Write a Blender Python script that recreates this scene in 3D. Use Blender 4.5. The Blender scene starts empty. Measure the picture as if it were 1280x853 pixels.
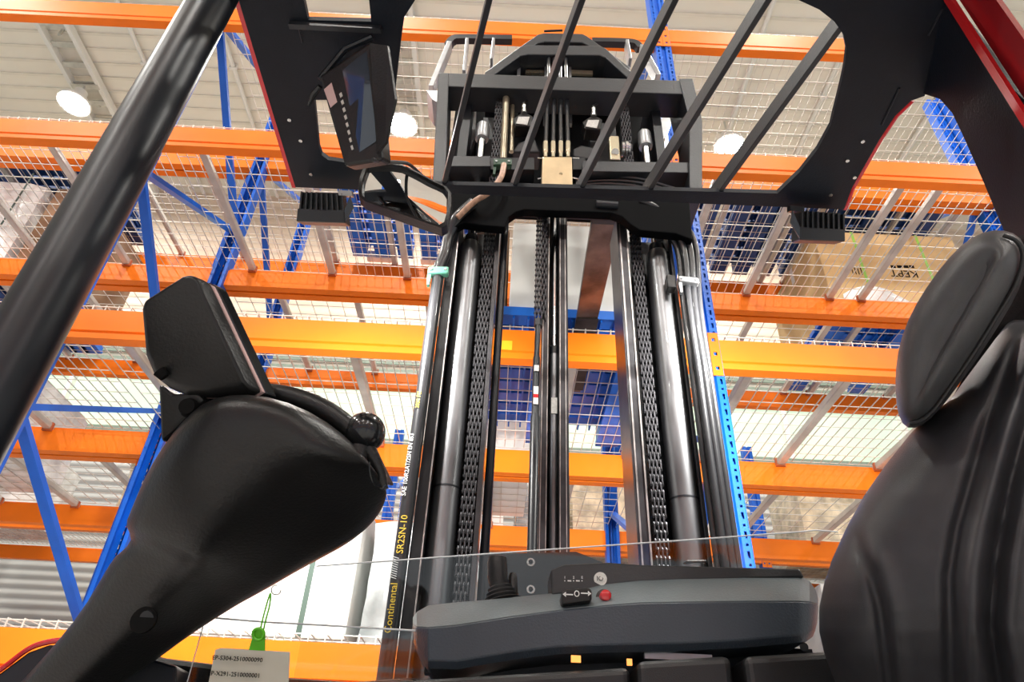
import bpy, bmesh, math, random
from mathutils import Vector, Matrix
random.seed(7)
R_ = math.radians
V = Vector
sc = bpy.context.scene
col = sc.collection
H = 1.0                                    # camera height above the floor, metres

# ------------------------------------------------------------------ camera
FPX = 860.0
PITCH, ROLL = R_(35.1), R_(2.8)
c_right = V((1, 0, 0)); c_fwd = V((0, math.cos(PITCH), math.sin(PITCH))); c_up = V((0, -math.sin(PITCH), math.cos(PITCH)))
CR = c_right*math.cos(ROLL) + c_up*math.sin(ROLL)
CU = c_up*math.cos(ROLL) - c_right*math.sin(ROLL)
cd = bpy.data.cameras.new('camera'); cam = bpy.data.objects.new('camera', cd); col.objects.link(cam)
cd.sensor_width = 36.0; cd.lens = FPX/1280*36; cd.clip_start = 0.02; cd.clip_end = 200
m3 = Matrix((CR, CU, -c_fwd)).transposed()
cam.matrix_world = Matrix.Translation((0, 0, H)) @ m3.to_4x4()
sc.camera = cam

# ------------------------------------------------------------------ world, exposure
w = bpy.data.worlds.new('world'); sc.world = w; w.use_nodes = True
bg = w.node_tree.nodes['Background']; bg.inputs[0].default_value = (0.90, 0.95, 1.0, 1); bg.inputs[1].default_value = 0.52
vs = sc.view_settings
vs.view_transform = 'Standard'; vs.look = 'None'; vs.exposure = 0.5; vs.gamma = 1.0; vs.use_curve_mapping = False
LAMP_W = 115.0                              # high-bay lamps
WORK_W = 170.0                               # the truck's own work lights

# pixel -> place (a pixel gives a direction, the plane it lies on gives the distance)
def ray(x, y): return CR*((x-640)/FPX) + CU*((426.5-y)/FPX) + c_fwd
O = V((0, 0, H))
def PY(x, y, Y): d = ray(x, y); return O + d*(Y/d.y)
def PZ(x, y, Z): d = ray(x, y); return O + d*(Z/d.z)
def PX(x, y, X): d = ray(x, y); return O + d*(X/d.x)
def PD(x, y, c): return O + ray(x, y)*c
def W(x, y, z): return V((x, y, z+H))

# ------------------------------------------------------------------ materials
MATS = {}
def mat(name, colr, rough=0.5, metal=0.0, noise=0.0, nscale=20.0, bump=0.0, bscale=60.0, spec=0.5, coat=0.0, emit=0.0, col2=None, detail=4.0, trans=0.0):
    m = bpy.data.materials.new(name); m.use_nodes = True
    nt = m.node_tree; b = nt.nodes['Principled BSDF']
    b.inputs['Roughness'].default_value = rough; b.inputs['Metallic'].default_value = metal
    b.inputs['Specular IOR Level'].default_value = spec; b.inputs['Coat Weight'].default_value = coat
    b.inputs['Base Color'].default_value = (*colr, 1)
    tc = nt.nodes.new('ShaderNodeTexCoord')
    if noise or col2:
        n = nt.nodes.new('ShaderNodeTexNoise'); n.inputs['Scale'].default_value = nscale; n.inputs['Detail'].default_value = detail
        r = nt.nodes.new('ShaderNodeValToRGB')
        c2 = col2 if col2 else tuple(max(0, c*(1-noise)) for c in colr)
        c1 = colr if col2 else tuple(min(1, c*(1+noise)) for c in colr)
        r.color_ramp.elements[0].position = 0.35; r.color_ramp.elements[1].position = 0.65
        r.color_ramp.elements[0].color = (*c2, 1); r.color_ramp.elements[1].color = (*c1, 1)
        nt.links.new(tc.outputs['Object'], n.inputs['Vector']); nt.links.new(n.outputs['Fac'], r.inputs['Fac'])
        nt.links.new(r.outputs['Color'], b.inputs['Base Color'])
    if bump:
        n2 = nt.nodes.new('ShaderNodeTexNoise'); n2.inputs['Scale'].default_value = bscale; n2.inputs['Detail'].default_value = 5
        bp = nt.nodes.new('ShaderNodeBump'); bp.inputs['Strength'].default_value = bump; bp.inputs['Distance'].default_value = 0.01
        nt.links.new(tc.outputs['Object'], n2.inputs['Vector']); nt.links.new(n2.outputs['Fac'], bp.inputs['Height'])
        nt.links.new(bp.outputs['Normal'], b.inputs['Normal'])
    if emit:
        b.inputs['Emission Color'].default_value = (*colr, 1); b.inputs['Emission Strength'].default_value = emit
    MATS[name] = m
    return m
def wave_mat(name, colr, col2, scale, rough=0.5, bump=0.5, direction='Z'):
    m = mat(name, colr, rough); nt = m.node_tree; b = nt.nodes['Principled BSDF']
    tc = nt.nodes.new('ShaderNodeTexCoord'); wv = nt.nodes.new('ShaderNodeTexWave')
    wv.bands_direction = direction; wv.inputs['Scale'].default_value = scale
    r = nt.nodes.new('ShaderNodeValToRGB'); r.color_ramp.elements[0].position = 0.0; r.color_ramp.elements[1].position = 0.35
    r.color_ramp.elements[0].color = (*col2, 1); r.color_ramp.elements[1].color = (*colr, 1)
    bp = nt.nodes.new('ShaderNodeBump'); bp.inputs['Strength'].default_value = bump; bp.inputs['Distance'].default_value = 0.03
    nt.links.new(tc.outputs['Object'], wv.inputs['Vector']); nt.links.new(wv.outputs['Fac'], r.inputs['Fac'])
    nt.links.new(r.outputs['Color'], b.inputs['Base Color']); nt.links.new(wv.outputs['Fac'], bp.inputs['Height'])
    nt.links.new(bp.outputs['Normal'], b.inputs['Normal'])
    return m

orange = mat('orange_paint', (0.91, 0.20, 0.008), 0.36, noise=0.08, nscale=3, spec=0.3)
orange_dk = mat('orange_bracket', (0.42, 0.10, 0.03), 0.5, noise=0.2)
blue = mat('blue_paint', (0.006, 0.12, 0.62), 0.34, noise=0.12, nscale=4, spec=0.35)
zinc = mat('zinc_wire', (0.66, 0.64, 0.58), 0.45, 0.4, noise=0.1)
zincbar = mat('zinc_bar', (0.56, 0.55, 0.50), 0.42, 0.35, noise=0.12, nscale=9)
ceil_m = mat('ceiling_sheet', (0.84, 0.80, 0.70), 0.6, noise=0.05, nscale=0.7)
ceilrib_m = mat('ceiling_rib_paint', (0.76, 0.72, 0.62), 0.6, noise=0.05, nscale=1)
wall_up = wave_mat('wall_cladding_beige', (0.72, 0.58, 0.45), (0.64, 0.51, 0.40), 1.6)
wall_lo = wave_mat('wall_cladding_grey', (0.44, 0.44, 0.42), (0.30, 0.30, 0.29), 3.0)
frame_gr = mat('window_frame_green', (0.20, 0.25, 0.20), 0.5, noise=0.1)
pane_m = mat('translucent_pane', (0.52, 0.68, 0.52), 0.4, noise=0.06, nscale=1.2, emit=0.22)
floor_m = mat('floor_epoxy', (0.58, 0.58, 0.57), 0.3, noise=0.1, nscale=2)
black = mat('black_paint', (0.008, 0.010, 0.014), 0.36, noise=0.25, nscale=6, spec=0.4)
crossm = mat('black_shaded_steel', (0.0018, 0.0022, 0.003), 0.6, spec=0.06)  # near-black base; shade on the mast top is put into this colour
black_sat = mat('black_satin_steel', (0.015, 0.017, 0.021), 0.42, noise=0.2, nscale=8, bump=0.05, bscale=150)
plate_m = mat('black_powder_plate', (0.007, 0.010, 0.016), 0.5, spec=0.22, noise=0.15, nscale=12, bump=0.08, bscale=220)
plastic = mat('black_plastic', (0.009, 0.0088, 0.0088), 0.36, spec=0.4, noise=0.15, nscale=20, bump=0.10, bscale=260)
plastic_gl = mat('gloss_black_plastic', (0.010, 0.011, 0.012), 0.18)
rubber = mat('black_rubber', (0.012, 0.012, 0.013), 0.5, bump=0.1, bscale=200)
hose_m = mat('hose_rubber', (0.022, 0.023, 0.026), 0.28, noise=0.1, coat=0.3)
chain_m = mat('oiled_chain_steel', (0.055, 0.055, 0.06), 0.35, 0.7, noise=0.3, nscale=60)
cyl_m = mat('cylinder_black_gloss', (0.20, 0.205, 0.215), 0.33, 0.9, noise=0.12, nscale=5, coat=0.3)
chrome = mat('chrome_rod', (0.75, 0.76, 0.78), 0.12, 1.0)
rail_m = mat('rail_steel', (0.06, 0.06, 0.065), 0.28, 0.75, noise=0.35, nscale=14)
railedge = mat('rail_worn_edge', (0.46, 0.44, 0.43), 0.3, 0.9, noise=0.3, nscale=30)
fork_m = mat('fork_steel', (0.13, 0.10, 0.085), 0.38, 0.7, noise=0.45, nscale=9, bump=0.1)
forktip_m = mat('fork_tip_worn_shadow', (0.03, 0.026, 0.024), 0.45, 0.4, noise=0.5, nscale=14)  # worn tip, with its underside shadow put into the dark colour
gold = mat('zinc_gold_plate', (0.66, 0.52, 0.33), 0.3, 0.75, noise=0.15, nscale=10)
brass = mat('fitting_brass', (0.62, 0.55, 0.40), 0.25, 0.85)
nickel = mat('fitting_nickel', (0.62, 0.62, 0.60), 0.25, 0.9)
tube_tan = mat('tube_tan', (0.36, 0.31, 0.22), 0.3, 0.5, noise=0.2)
hose_tan = mat('hose_sleeve_tan', (0.45, 0.26, 0.17), 0.5, noise=0.25, nscale=80)
green_dk = mat('clamp_green_dark', (0.010, 0.055, 0.022), 0.4)
green_lt = mat('clamp_green_pale', (0.16, 0.52, 0.37), 0.4)
steel_lt = mat('bare_steel', (0.34, 0.35, 0.36), 0.35, 0.7, noise=0.1)
red_m = mat('red_paint', (0.62, 0.018, 0.022), 0.25, coat=0.5)
red_dk = mat('red_panel', (0.36, 0.012, 0.016), 0.16, coat=0.8)
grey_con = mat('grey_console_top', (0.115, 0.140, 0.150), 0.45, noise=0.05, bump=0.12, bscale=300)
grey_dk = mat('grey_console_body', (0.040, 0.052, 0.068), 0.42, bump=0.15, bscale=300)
grey_pan = mat('console_panel_black', (0.018, 0.020, 0.022), 0.35, bump=0.08, bscale=300)
white_p = mat('white_print', (0.82, 0.83, 0.82), 0.5)
yellow_p = mat('yellow_print', (0.80, 0.55, 0.05), 0.5)
ink_hole = mat('ink_and_hole_black', (0.008, 0.008, 0.008), 0.7, spec=0.05)  # for print, and for the shade inside holes put in as colour
btn_red = mat('button_red', (0.55, 0.01, 0.015), 0.25, coat=0.5)
leather = mat('seat_vinyl', (0.030, 0.030, 0.034), 0.45, noise=0.12, nscale=30, bump=0.12, bscale=900)
pad_m = mat('pad_vinyl', (0.010, 0.010, 0.011), 0.4, bump=0.1, bscale=600)
leather2 = mat('headrest_vinyl', (0.055, 0.056, 0.058), 0.42, noise=0.12, nscale=30, bump=0.12, bscale=900)
card = mat('tag_card', (0.50, 0.48, 0.40), 0.55, noise=0.05)
greentie = mat('green_tie', (0.10, 0.48, 0.01), 0.3)
sticker_pk = mat('sticker_pink', (0.62, 0.42, 0.40), 0.5)
sticker_wh = mat('sticker_white', (0.72, 0.72, 0.68), 0.4, noise=0.1, nscale=200)
sticker_ye = mat('sticker_yellow', (0.95, 0.50, 0.02), 0.4)
screen_m = mat('monitor_glass', (0.035, 0.045, 0.06), 0.08, coat=1.0)
mirror_m = mat('mirror_silver', (0.85, 0.86, 0.87), 0.02, 1.0)
cardboard = mat('cardboard_tan', (0.62, 0.43, 0.20), 0.75, noise=0.08, nscale=5)
cardboard_dk = mat('cardboard_brown', (0.24, 0.14, 0.075), 0.8, noise=0.12, nscale=6)
card_white = mat('carton_white', (0.84, 0.84, 0.80), 0.6, noise=0.04, nscale=4)
wrap_m = mat('stretch_wrap', (0.74, 0.75, 0.73), 0.22, noise=0.22, nscale=7, bump=0.9, bscale=9, coat=0.5)
wrap_gr = mat('stretch_wrap_grey', (0.33, 0.34, 0.34), 0.25, noise=0.3, nscale=8, bump=0.9, bscale=10, coat=0.5)
wrap_bei = mat('stretch_wrap_beige', (0.62, 0.53, 0.37), 0.3, noise=0.35, nscale=9, bump=0.8, bscale=10)
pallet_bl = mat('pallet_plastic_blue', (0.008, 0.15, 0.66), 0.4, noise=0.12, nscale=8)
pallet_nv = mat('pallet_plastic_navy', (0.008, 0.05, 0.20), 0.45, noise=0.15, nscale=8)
strap_gn = mat('strap_green', (0.30, 0.62, 0.10), 0.35)
strap_dk = mat('strap_dark', (0.05, 0.09, 0.07), 0.4)
lamp_e = mat('lamp_lens', (1.0, 0.98, 0.94), 0.4, emit=60.0)
tin_white = mat('white_enamel', (0.78, 0.77, 0.72), 0.4)
led_am = mat('indicator_amber', (1.0, 0.36, 0.08), 0.4, emit=0.9)
# clear sheet: mostly clear with a glossy skin
glassm = bpy.data.materials.new('clear_polycarbonate'); glassm.use_nodes = True
nt = glassm.node_tree; nt.nodes.remove(nt.nodes['Principled BSDF'])
tb = nt.nodes.new('ShaderNodeBsdfTransparent'); tb.inputs[0].default_value = (0.93, 0.95, 0.95, 1)
gb = nt.nodes.new('ShaderNodeBsdfGlossy'); gb.inputs['Roughness'].default_value = 0.03
mx = nt.nodes.new('ShaderNodeMixShader'); mx.inputs[0].default_value = 0.04
nt.links.new(tb.outputs[0], mx.inputs[1]); nt.links.new(gb.outputs[0], mx.inputs[2])
nt.links.new(mx.outputs[0], nt.nodes['Material Output'].inputs[0])
glass_edge = mat('polycarbonate_edge', (0.74, 0.76, 0.78), 0.3)

# ------------------------------------------------------------------ mesh helpers
class MB:
    def __init__(s): s.v = []; s.f = []; s.mi = []
    def add(s, vs_, fs_, mi=0):
        o = len(s.v); s.v += [tuple(p) for p in vs_]
        for f in fs_: s.f.append(tuple(i+o for i in f)); s.mi.append(mi)
        return s
    def hexa(s, p, mi=0):    # 8 points: bottom ring 0-3, top ring 4-7
        return s.add(p, [(3, 2, 1, 0), (4, 5, 6, 7), (0, 1, 5, 4), (1, 2, 6, 5), (2, 3, 7, 6), (3, 0, 4, 7)], mi)
    def box(s, a, b, mi=0):
        x0, x1 = sorted((a[0], b[0])); y0, y1 = sorted((a[1], b[1])); z0, z1 = sorted((a[2], b[2]))
        return s.hexa([(x0, y0, z0), (x1, y0, z0), (x1, y1, z0), (x0, y1, z0), (x0, y0, z1), (x1, y0, z1), (x1, y1, z1), (x0, y1, z1)], mi)
    def bar(s, p, q, wd, ht, ref=(0, 0, 1), mi=0):      # box section from p to q
        p, q = V(p), V(q); d = (q-p).normalized(); a = d.cross(V(ref))
        if a.length < 1e-5: a = d.cross(V((1, 0, 0)))
        a.normalize(); b = a.cross(d).normalized()
        a = a*wd/2; b = b*ht/2
        return s.hexa([p-a-b, p+a-b, p+a+b, p-a+b, q-a-b, q+a-b, q+a+b, q-a+b], mi)
    def cyl(s, p, q, r, n=16, r2=None, mi=0):
        return s.tube([p, q], [r, r if r2 is None else r2], n, mi)
    def tube(s, pts, r, n=10, mi=0):
        pts = [V(p) for p in pts]; k = len(pts); rs = r if isinstance(r, (list, tuple)) else [r]*k
        o = len(s.v); prev = None
        for i, p in enumerate(pts):
            d = (pts[min(i+1, k-1)] - pts[max(i-1, 0)]).normalized()
            if prev is None:
                a = d.orthogonal().normalized()
            else:
                a = (prev - d*prev.dot(d)).normalized()
            prev = a; b = d.cross(a)
            for j in range(n):
                t = 2*math.pi*j/n
                s.v.append(tuple(p + (a*math.cos(t)+b*math.sin(t))*rs[i]))
        for i in range(k-1):
            for j in range(n):
                s.f.append((o+i*n+j, o+i*n+(j+1) % n, o+(i+1)*n+(j+1) % n, o+(i+1)*n+j)); s.mi.append(mi)
        s.f.append(tuple(o+j for j in reversed(range(n)))); s.mi.append(mi)
        s.f.append(tuple(o+(k-1)*n+j for j in range(n))); s.mi.append(mi)
        return s
    def prism(s, poly, ex, mi=0):
        n = len(poly); ex = V(ex); a = [V(p) for p in poly]; b = [p+ex for p in a]
        return s.add(a+b, [tuple(reversed(range(n))), tuple(range(n, 2*n))] + [(i, (i+1) % n, n+(i+1) % n, n+i) for i in range(n)], mi)
    def loft(s, rings, mi=0, cap=True):
        n = len(rings[0]); o = len(s.v)
        for rg in rings: s.v += [tuple(p) for p in rg]
        for i in range(len(rings)-1):
            for j in range(n):
                s.f.append((o+i*n+j, o+i*n+(j+1) % n, o+(i+1)*n+(j+1) % n, o+(i+1)*n+j)); s.mi.append(mi)
        if cap:
            s.f.append(tuple(o+j for j in reversed(range(n)))); s.mi.append(mi)
            s.f.append(tuple(o+(len(rings)-1)*n+j for j in range(n))); s.mi.append(mi)
        return s
    def sphere(s, c, r, n=20, m=12, mi=0):
        rings = []
        for i in range(m+1):
            t = math.pi*min(max(i/m, 0.01), 0.99)
            rings.append([V(c)+V((r*math.sin(t)*math.cos(2*math.pi*j/n), r*math.sin(t)*math.sin(2*math.pi*j/n), -r*math.cos(t))) for j in range(n)])
        return s.loft(rings, mi)
    def mesh(s, name, mats, smooth=40):
        me = bpy.data.meshes.new(name); me.from_pydata(s.v, [], s.f)
        for m in (mats if isinstance(mats, (list, tuple)) else [mats]): me.materials.append(m)
        if any(s.mi): me.polygons.foreach_set('material_index', s.mi)
        bm = bmesh.new(); bm.from_mesh(me); bmesh.ops.recalc_face_normals(bm, faces=bm.faces); bm.to_mesh(me); bm.free()
        if smooth:
            me.polygons.foreach_set('use_smooth', [True]*len(me.polygons)); me.set_sharp_from_angle(angle=R_(smooth))
        me.update()
        return me
    def build(s, name, mats, parent=None, smooth=40, bevel=0, subsurf=0, kind=None, label=None, seg=2):
        o = bpy.data.objects.new(name, s.mesh(name, mats, smooth)); col.objects.link(o)
        if parent: attach(o, parent)
        if bevel:
            bv = o.modifiers.new('bevel', 'BEVEL'); bv.width = bevel; bv.segments = seg; bv.limit_method = 'ANGLE'; bv.angle_limit = R_(35)
        if subsurf:
            ss = o.modifiers.new('subsurf', 'SUBSURF'); ss.levels = subsurf; ss.render_levels = subsurf
        if kind: o['kind'] = kind
        if label: o['label'] = label
        return o
def world_loc(o):
    l = V((0, 0, 0))
    while o: l += o.location + o.matrix_parent_inverse.translation; o = o.parent
    return l
def attach(o, parent):
    o.parent = parent
    o.matrix_parent_inverse = Matrix.Translation(-world_loc(parent))
def inst(name, me, loc, parent, rot=None):
    o = bpy.data.objects.new(name, me); col.objects.link(o)
    attach(o, parent); o.location = loc
    if rot: o.rotation_euler = rot
    return o
def thing(name, label, cat, loc, group=None):
    o = bpy.data.objects.new(name, None); col.objects.link(o); o.location = loc; o.empty_display_size = 0.1
    return tag(o, label, cat, group)
def tag(o, label, cat, group=None):
    o['label'] = label; o['category'] = cat
    if group: o['group'] = group
    return o
def struct(o): o['kind'] = 'structure'; return o
def text(body, name, m, parent, at, xd, nrm, size, depth=0.0004, align='CENTER'):
    """flat lettering: at = centre, xd = reading direction, nrm = towards the reader"""
    cu = bpy.data.curves.new(name, 'FONT'); cu.body = body; cu.size = size; cu.align_x = align; cu.align_y = 'CENTER'; cu.extrude = depth; cu.resolution_u = 2
    t = bpy.data.objects.new(name, cu); col.objects.link(t)
    dg = bpy.context.evaluated_depsgraph_get()
    me = bpy.data.meshes.new_from_object(t.evaluated_get(dg)); bpy.data.objects.remove(t)
    n = V(nrm).normalized(); x = V(xd); x = (x - n*x.dot(n)).normalized(); y = n.cross(x)
    mtx = Matrix((x, y, n)).transposed().to_4x4(); mtx.translation = V(at) + n*0.0006
    me.transform(mtx); me.materials.clear(); me.materials.append(m)
    o = bpy.data.objects.new(name, me); col.objects.link(o); attach(o, parent)
    return o

# ================================================================== THE HALL
CEIL = 8.3; WALLY = 8.0
struct(MB().box(W(-30, -20, -H-0.1), W(30, 12, -H)).build('floor', floor_m))
ceil = struct(MB().box(W(-30, -20, CEIL), W(30, WALLY+0.4, CEIL+0.2)).build('ceiling', ceil_m))
ribme = MB().box((-30, -0.018, -0.02), (30, 0.018, 0.001)).mesh('ceiling_rib', ceilrib_m)
y = 2.6
while y < WALLY:
    inst('ceiling_rib', ribme, W(0, y, CEIL), ceil); y += 0.22
wall = struct(MB().box(W(-30, WALLY, 5.35), W(30, WALLY+0.25, CEIL)).build('wall_back', wall_up))
MB().box(W(-30, WALLY, -H), W(30, WALLY+0.25, 3.95)).build('lower_cladding', wall_lo, wall)
win = struct(MB().box(W(-30, WALLY+0.1, 3.95), W(30, WALLY+0.16, 4.95)).build('window_1', pane_m))
fr = MB()
for z0, z1 in ((4.95, 5.02), (5.10, 5.20), (5.28, 5.35), (3.88, 3.97)):
    fr.box(W(-30, WALLY-0.05, z0), W(30, WALLY+0.08, z1))
fr.build('window_frame', frame_gr, win)
MB().box(W(-30, WALLY, 4.95), W(30, WALLY+0.2, 5.35)).build('frame_infill', ceilrib_m, win)
mul = MB().box((-0.03, -0.02, 0), (0.03, 0.06, 1.0)).mesh('mullion', tin_white)
for k in range(-9, 10): inst('mullion', mul, W(k*1.6+0.5, WALLY+0.05, 3.95), win)
colm = MB().box((-0.14, -0.16, 0), (0.14, 0, CEIL+H-0.02)).mesh('wall_column', tin_white)
for k in (-13.0, 6.4, 12.0): inst('wall_column', colm, W(k, WALLY, -H), wall)

# conduits and cable trays below the ceiling, running away from the camera
def conduit(x, label, dia=0.06, z=CEIL-0.06, y0=3.0):
    o = MB().cyl(W(x, y0, z), W(x, WALLY-0.05, z), dia/2, 8).build('ceiling_conduit', tin_white)
    for yy in (4.2, 5.6, 7.0):
        MB().box(W(x-0.05, yy-0.02, z-0.035), W(x+0.05, yy+0.02, CEIL)).build('clip', tin_white, o)
    tag(o, label, 'conduit', 'conduits under the ceiling')
conduit(-5.15, 'thin white ceiling conduit just right of the leftmost lamp tray')
conduit(-3.95, 'white ceiling conduit passing behind the slanted black roof pillar')
conduit(2.95, 'white ceiling conduit running down to the lamp right of the mast')
conduit(4.05, 'white ceiling conduit beside the curved guard plate on the right')
conduit(5.6, 'white ceiling conduit seen inside the red rimmed arch', 0.08)
def tray(x, label, ly):
    t = thing('cable_tray', label, 'cable tray', W(x, 5.5, CEIL-0.2), 'cable trays carrying the lamps')
    for sx in (-0.19, 0.19):
        MB().box(W(x+sx-0.03, 2.5, CEIL-0.16), W(x+sx+0.03, WALLY-0.05, CEIL-0.06)).build('side_rail', tin_white, t)
    rg = MB().box((-0.17, 0, -0.01), (0.17, 0.08, 0.01)).mesh('rung', zincbar)
    for k in range(18): inst('rung', rg, W(x, 2.6+k*0.3, CEIL-0.12), t)
    MB().box(W(x-0.19, ly-0.04, CEIL-0.168), W(x+0.19, ly+0.04, CEIL-0.155)).build('lamp_bracket', zincbar, t)
    for k in range(5):
        MB().box(W(x-0.02, 3+k*1.1, CEIL-0.12), W(x+0.02, 3.02+k*1.1, CEIL)).build('hanger', zincbar, t)
LZ = 7.75
lamps = [PZ(92, 130, LZ), PZ(503, 157, LZ), PZ(912, 183, LZ)]
tray(lamps[0].x, 'grey cable tray above the lamp at far left', lamps[0].y)
tray(lamps[1].x, 'grey cable tray above the lamp beside the monitor', lamps[1].y)
# high-bay lamps
def bell(sc_=1.0):
    rings = []
    for r, z in ((0.21, 0.0), (0.215, 0.03), (0.19, 0.06), (0.10, 0.13), (0.085, 0.16), (0.085, 0.26), (0.05, 0.28)):
        rings.append([V((r*math.cos(2*math.pi*j/24), r*math.sin(2*math.pi*j/24), z)) for j in range(24)])
    return MB().loft(rings).mesh('lamp_housing', tin_white)
bellme = bell()
lensme = MB().cyl((0, 0, -0.012), (0, 0, 0.004), 0.17, 24).mesh('lens', lamp_e)
rodme = MB().cyl((0, 0, 0.27), (0, 0, CEIL-LZ-0.1685), 0.012, 6).mesh('hanger_rod', zincbar)
rodlong = MB().cyl((0, 0, 0.27), (0, 0, CEIL-LZ), 0.012, 6).mesh('hanger_rod', zincbar)
def lamp(p, label, group='high bay lamps'):
    t = thing('high_bay_lamp', label, 'lamp', p, group)
    inst('lamp_housing', bellme, p, t); inst('lens', lensme, p, t); inst('hanger_rod', rodme if 'left' in label or 'monitor' in label else rodlong, p, t)
    ld = bpy.data.lights.new('lamp_light', 'AREA'); ld.shape = 'DISK'; ld.size = 0.4; ld.energy = LAMP_W; ld.color = (1.0, 0.965, 0.90)
    lo = bpy.data.objects.new('lamp_light', ld); col.objects.link(lo); attach(lo, t); lo.location = p + V((0, 0, -0.03))
for p, l in zip(lamps, ('bright round ceiling lamp at far left above the orange beam', 'bright round ceiling lamp beside the black monitor',
                        'bright round ceiling lamp behind the guard bars on the right')): lamp(p, l)
for yy in (1.4, -3.2, -7.8, -12.4):
    for xx in (-6.1, -1.65, 2.8, 7.3):
        lamp(W(xx, yy, LZ), 'round ceiling lamp over the aisle, above the picture', 'lamps over the aisle')

# ================================================================== RACKS
LEV = dict(A=3.80, B=2.73, D=1.60, G=0.42)
def post_mesh(z0, z1, holes=True):
    """omega upright, front face with two columns of punched holes"""
    b = MB(); hw = 0.0425; dp = 0.075
    xs = [-hw, -0.033, -0.024, -0.012, -0.008, 0.008, 0.012, 0.024, 0.033, hw]
    ys = [0, 0, 0, 0, 0.013, 0.013, 0, 0, 0, 0]
    zs = [z0]; hole = []
    if holes:
        z = z0+0.03; k = 0
        while z < z1-0.05:
            hgt = 0.024 if k % 2 == 0 else 0.009
            zs += [z-hgt/2, z+hgt/2]; hole.append(len(zs)-2); z += 0.033; k += 1
    zs.append(z1)
    n = len(xs); vs_ = [(xs[i], ys[i], z) for z in zs for i in range(n)]
    fs_ = []
    for j in range(len(zs)-1):
        for i in range(n-1):
            if j in hole and i in (1, 7): continue
            fs_.append((j*n+i, j*n+i+1, (j+1)*n+i+1, (j+1)*n+i))
    b.add(vs_, fs_)
    t = 0.003
    for s in (-1, 1):
        b.box((s*hw-t/2*1, 0, z0), (s*hw+t/2, dp, z1)); b.box((s*hw, dp-t, z0), (s*(hw-0.018), dp, z1))
    b.box((-hw, 0.024, z0), (-0.014, 0.026, z1)); b.box((0.014, 0.024, z0), (hw, 0.026, z1))
    return b.mesh('upright', blue, 0)
def beam_prof(sgn):
    return [(0, 0), (0, -0.098), (0.007, -0.102), (0.007, -0.107), (0, -0.111), (0, -0.135), (0.05, -0.135), (0.05, -0.02), (0.036, -0.02), (0.036, 0)]
def beam_mesh(L, sgn, hgt=1.0):
    poly = [V((-L/2, sgn*y_, z_*hgt)) for y_, z_ in beam_prof(sgn)]
    return MB().prism(poly, (L, 0, 0)).mesh('beam', orange, 0)
def skip_x(s): return s[0] if s else -99
def plate_holes(wd, hg, nh):
    """connector plate with square holes, in XZ, front at y=0"""
    b = MB(); n = nh
    xs = [-wd/2, -0.007, 0.007, wd/2]; zs = [0]
    for k in range(n):
        zc = hg*(k+0.5)/n; zs += [zc-0.008, zc+0.008]
    zs.append(hg)
    for j in range(len(zs)-1):
        for i in range(3):
            if i == 1 and j % 2 == 1: continue
            b.box((xs[i], -0.004, zs[j]), (xs[i+1], 0, zs[j+1]))
    return b.mesh('connector', orange, 0)
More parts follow.
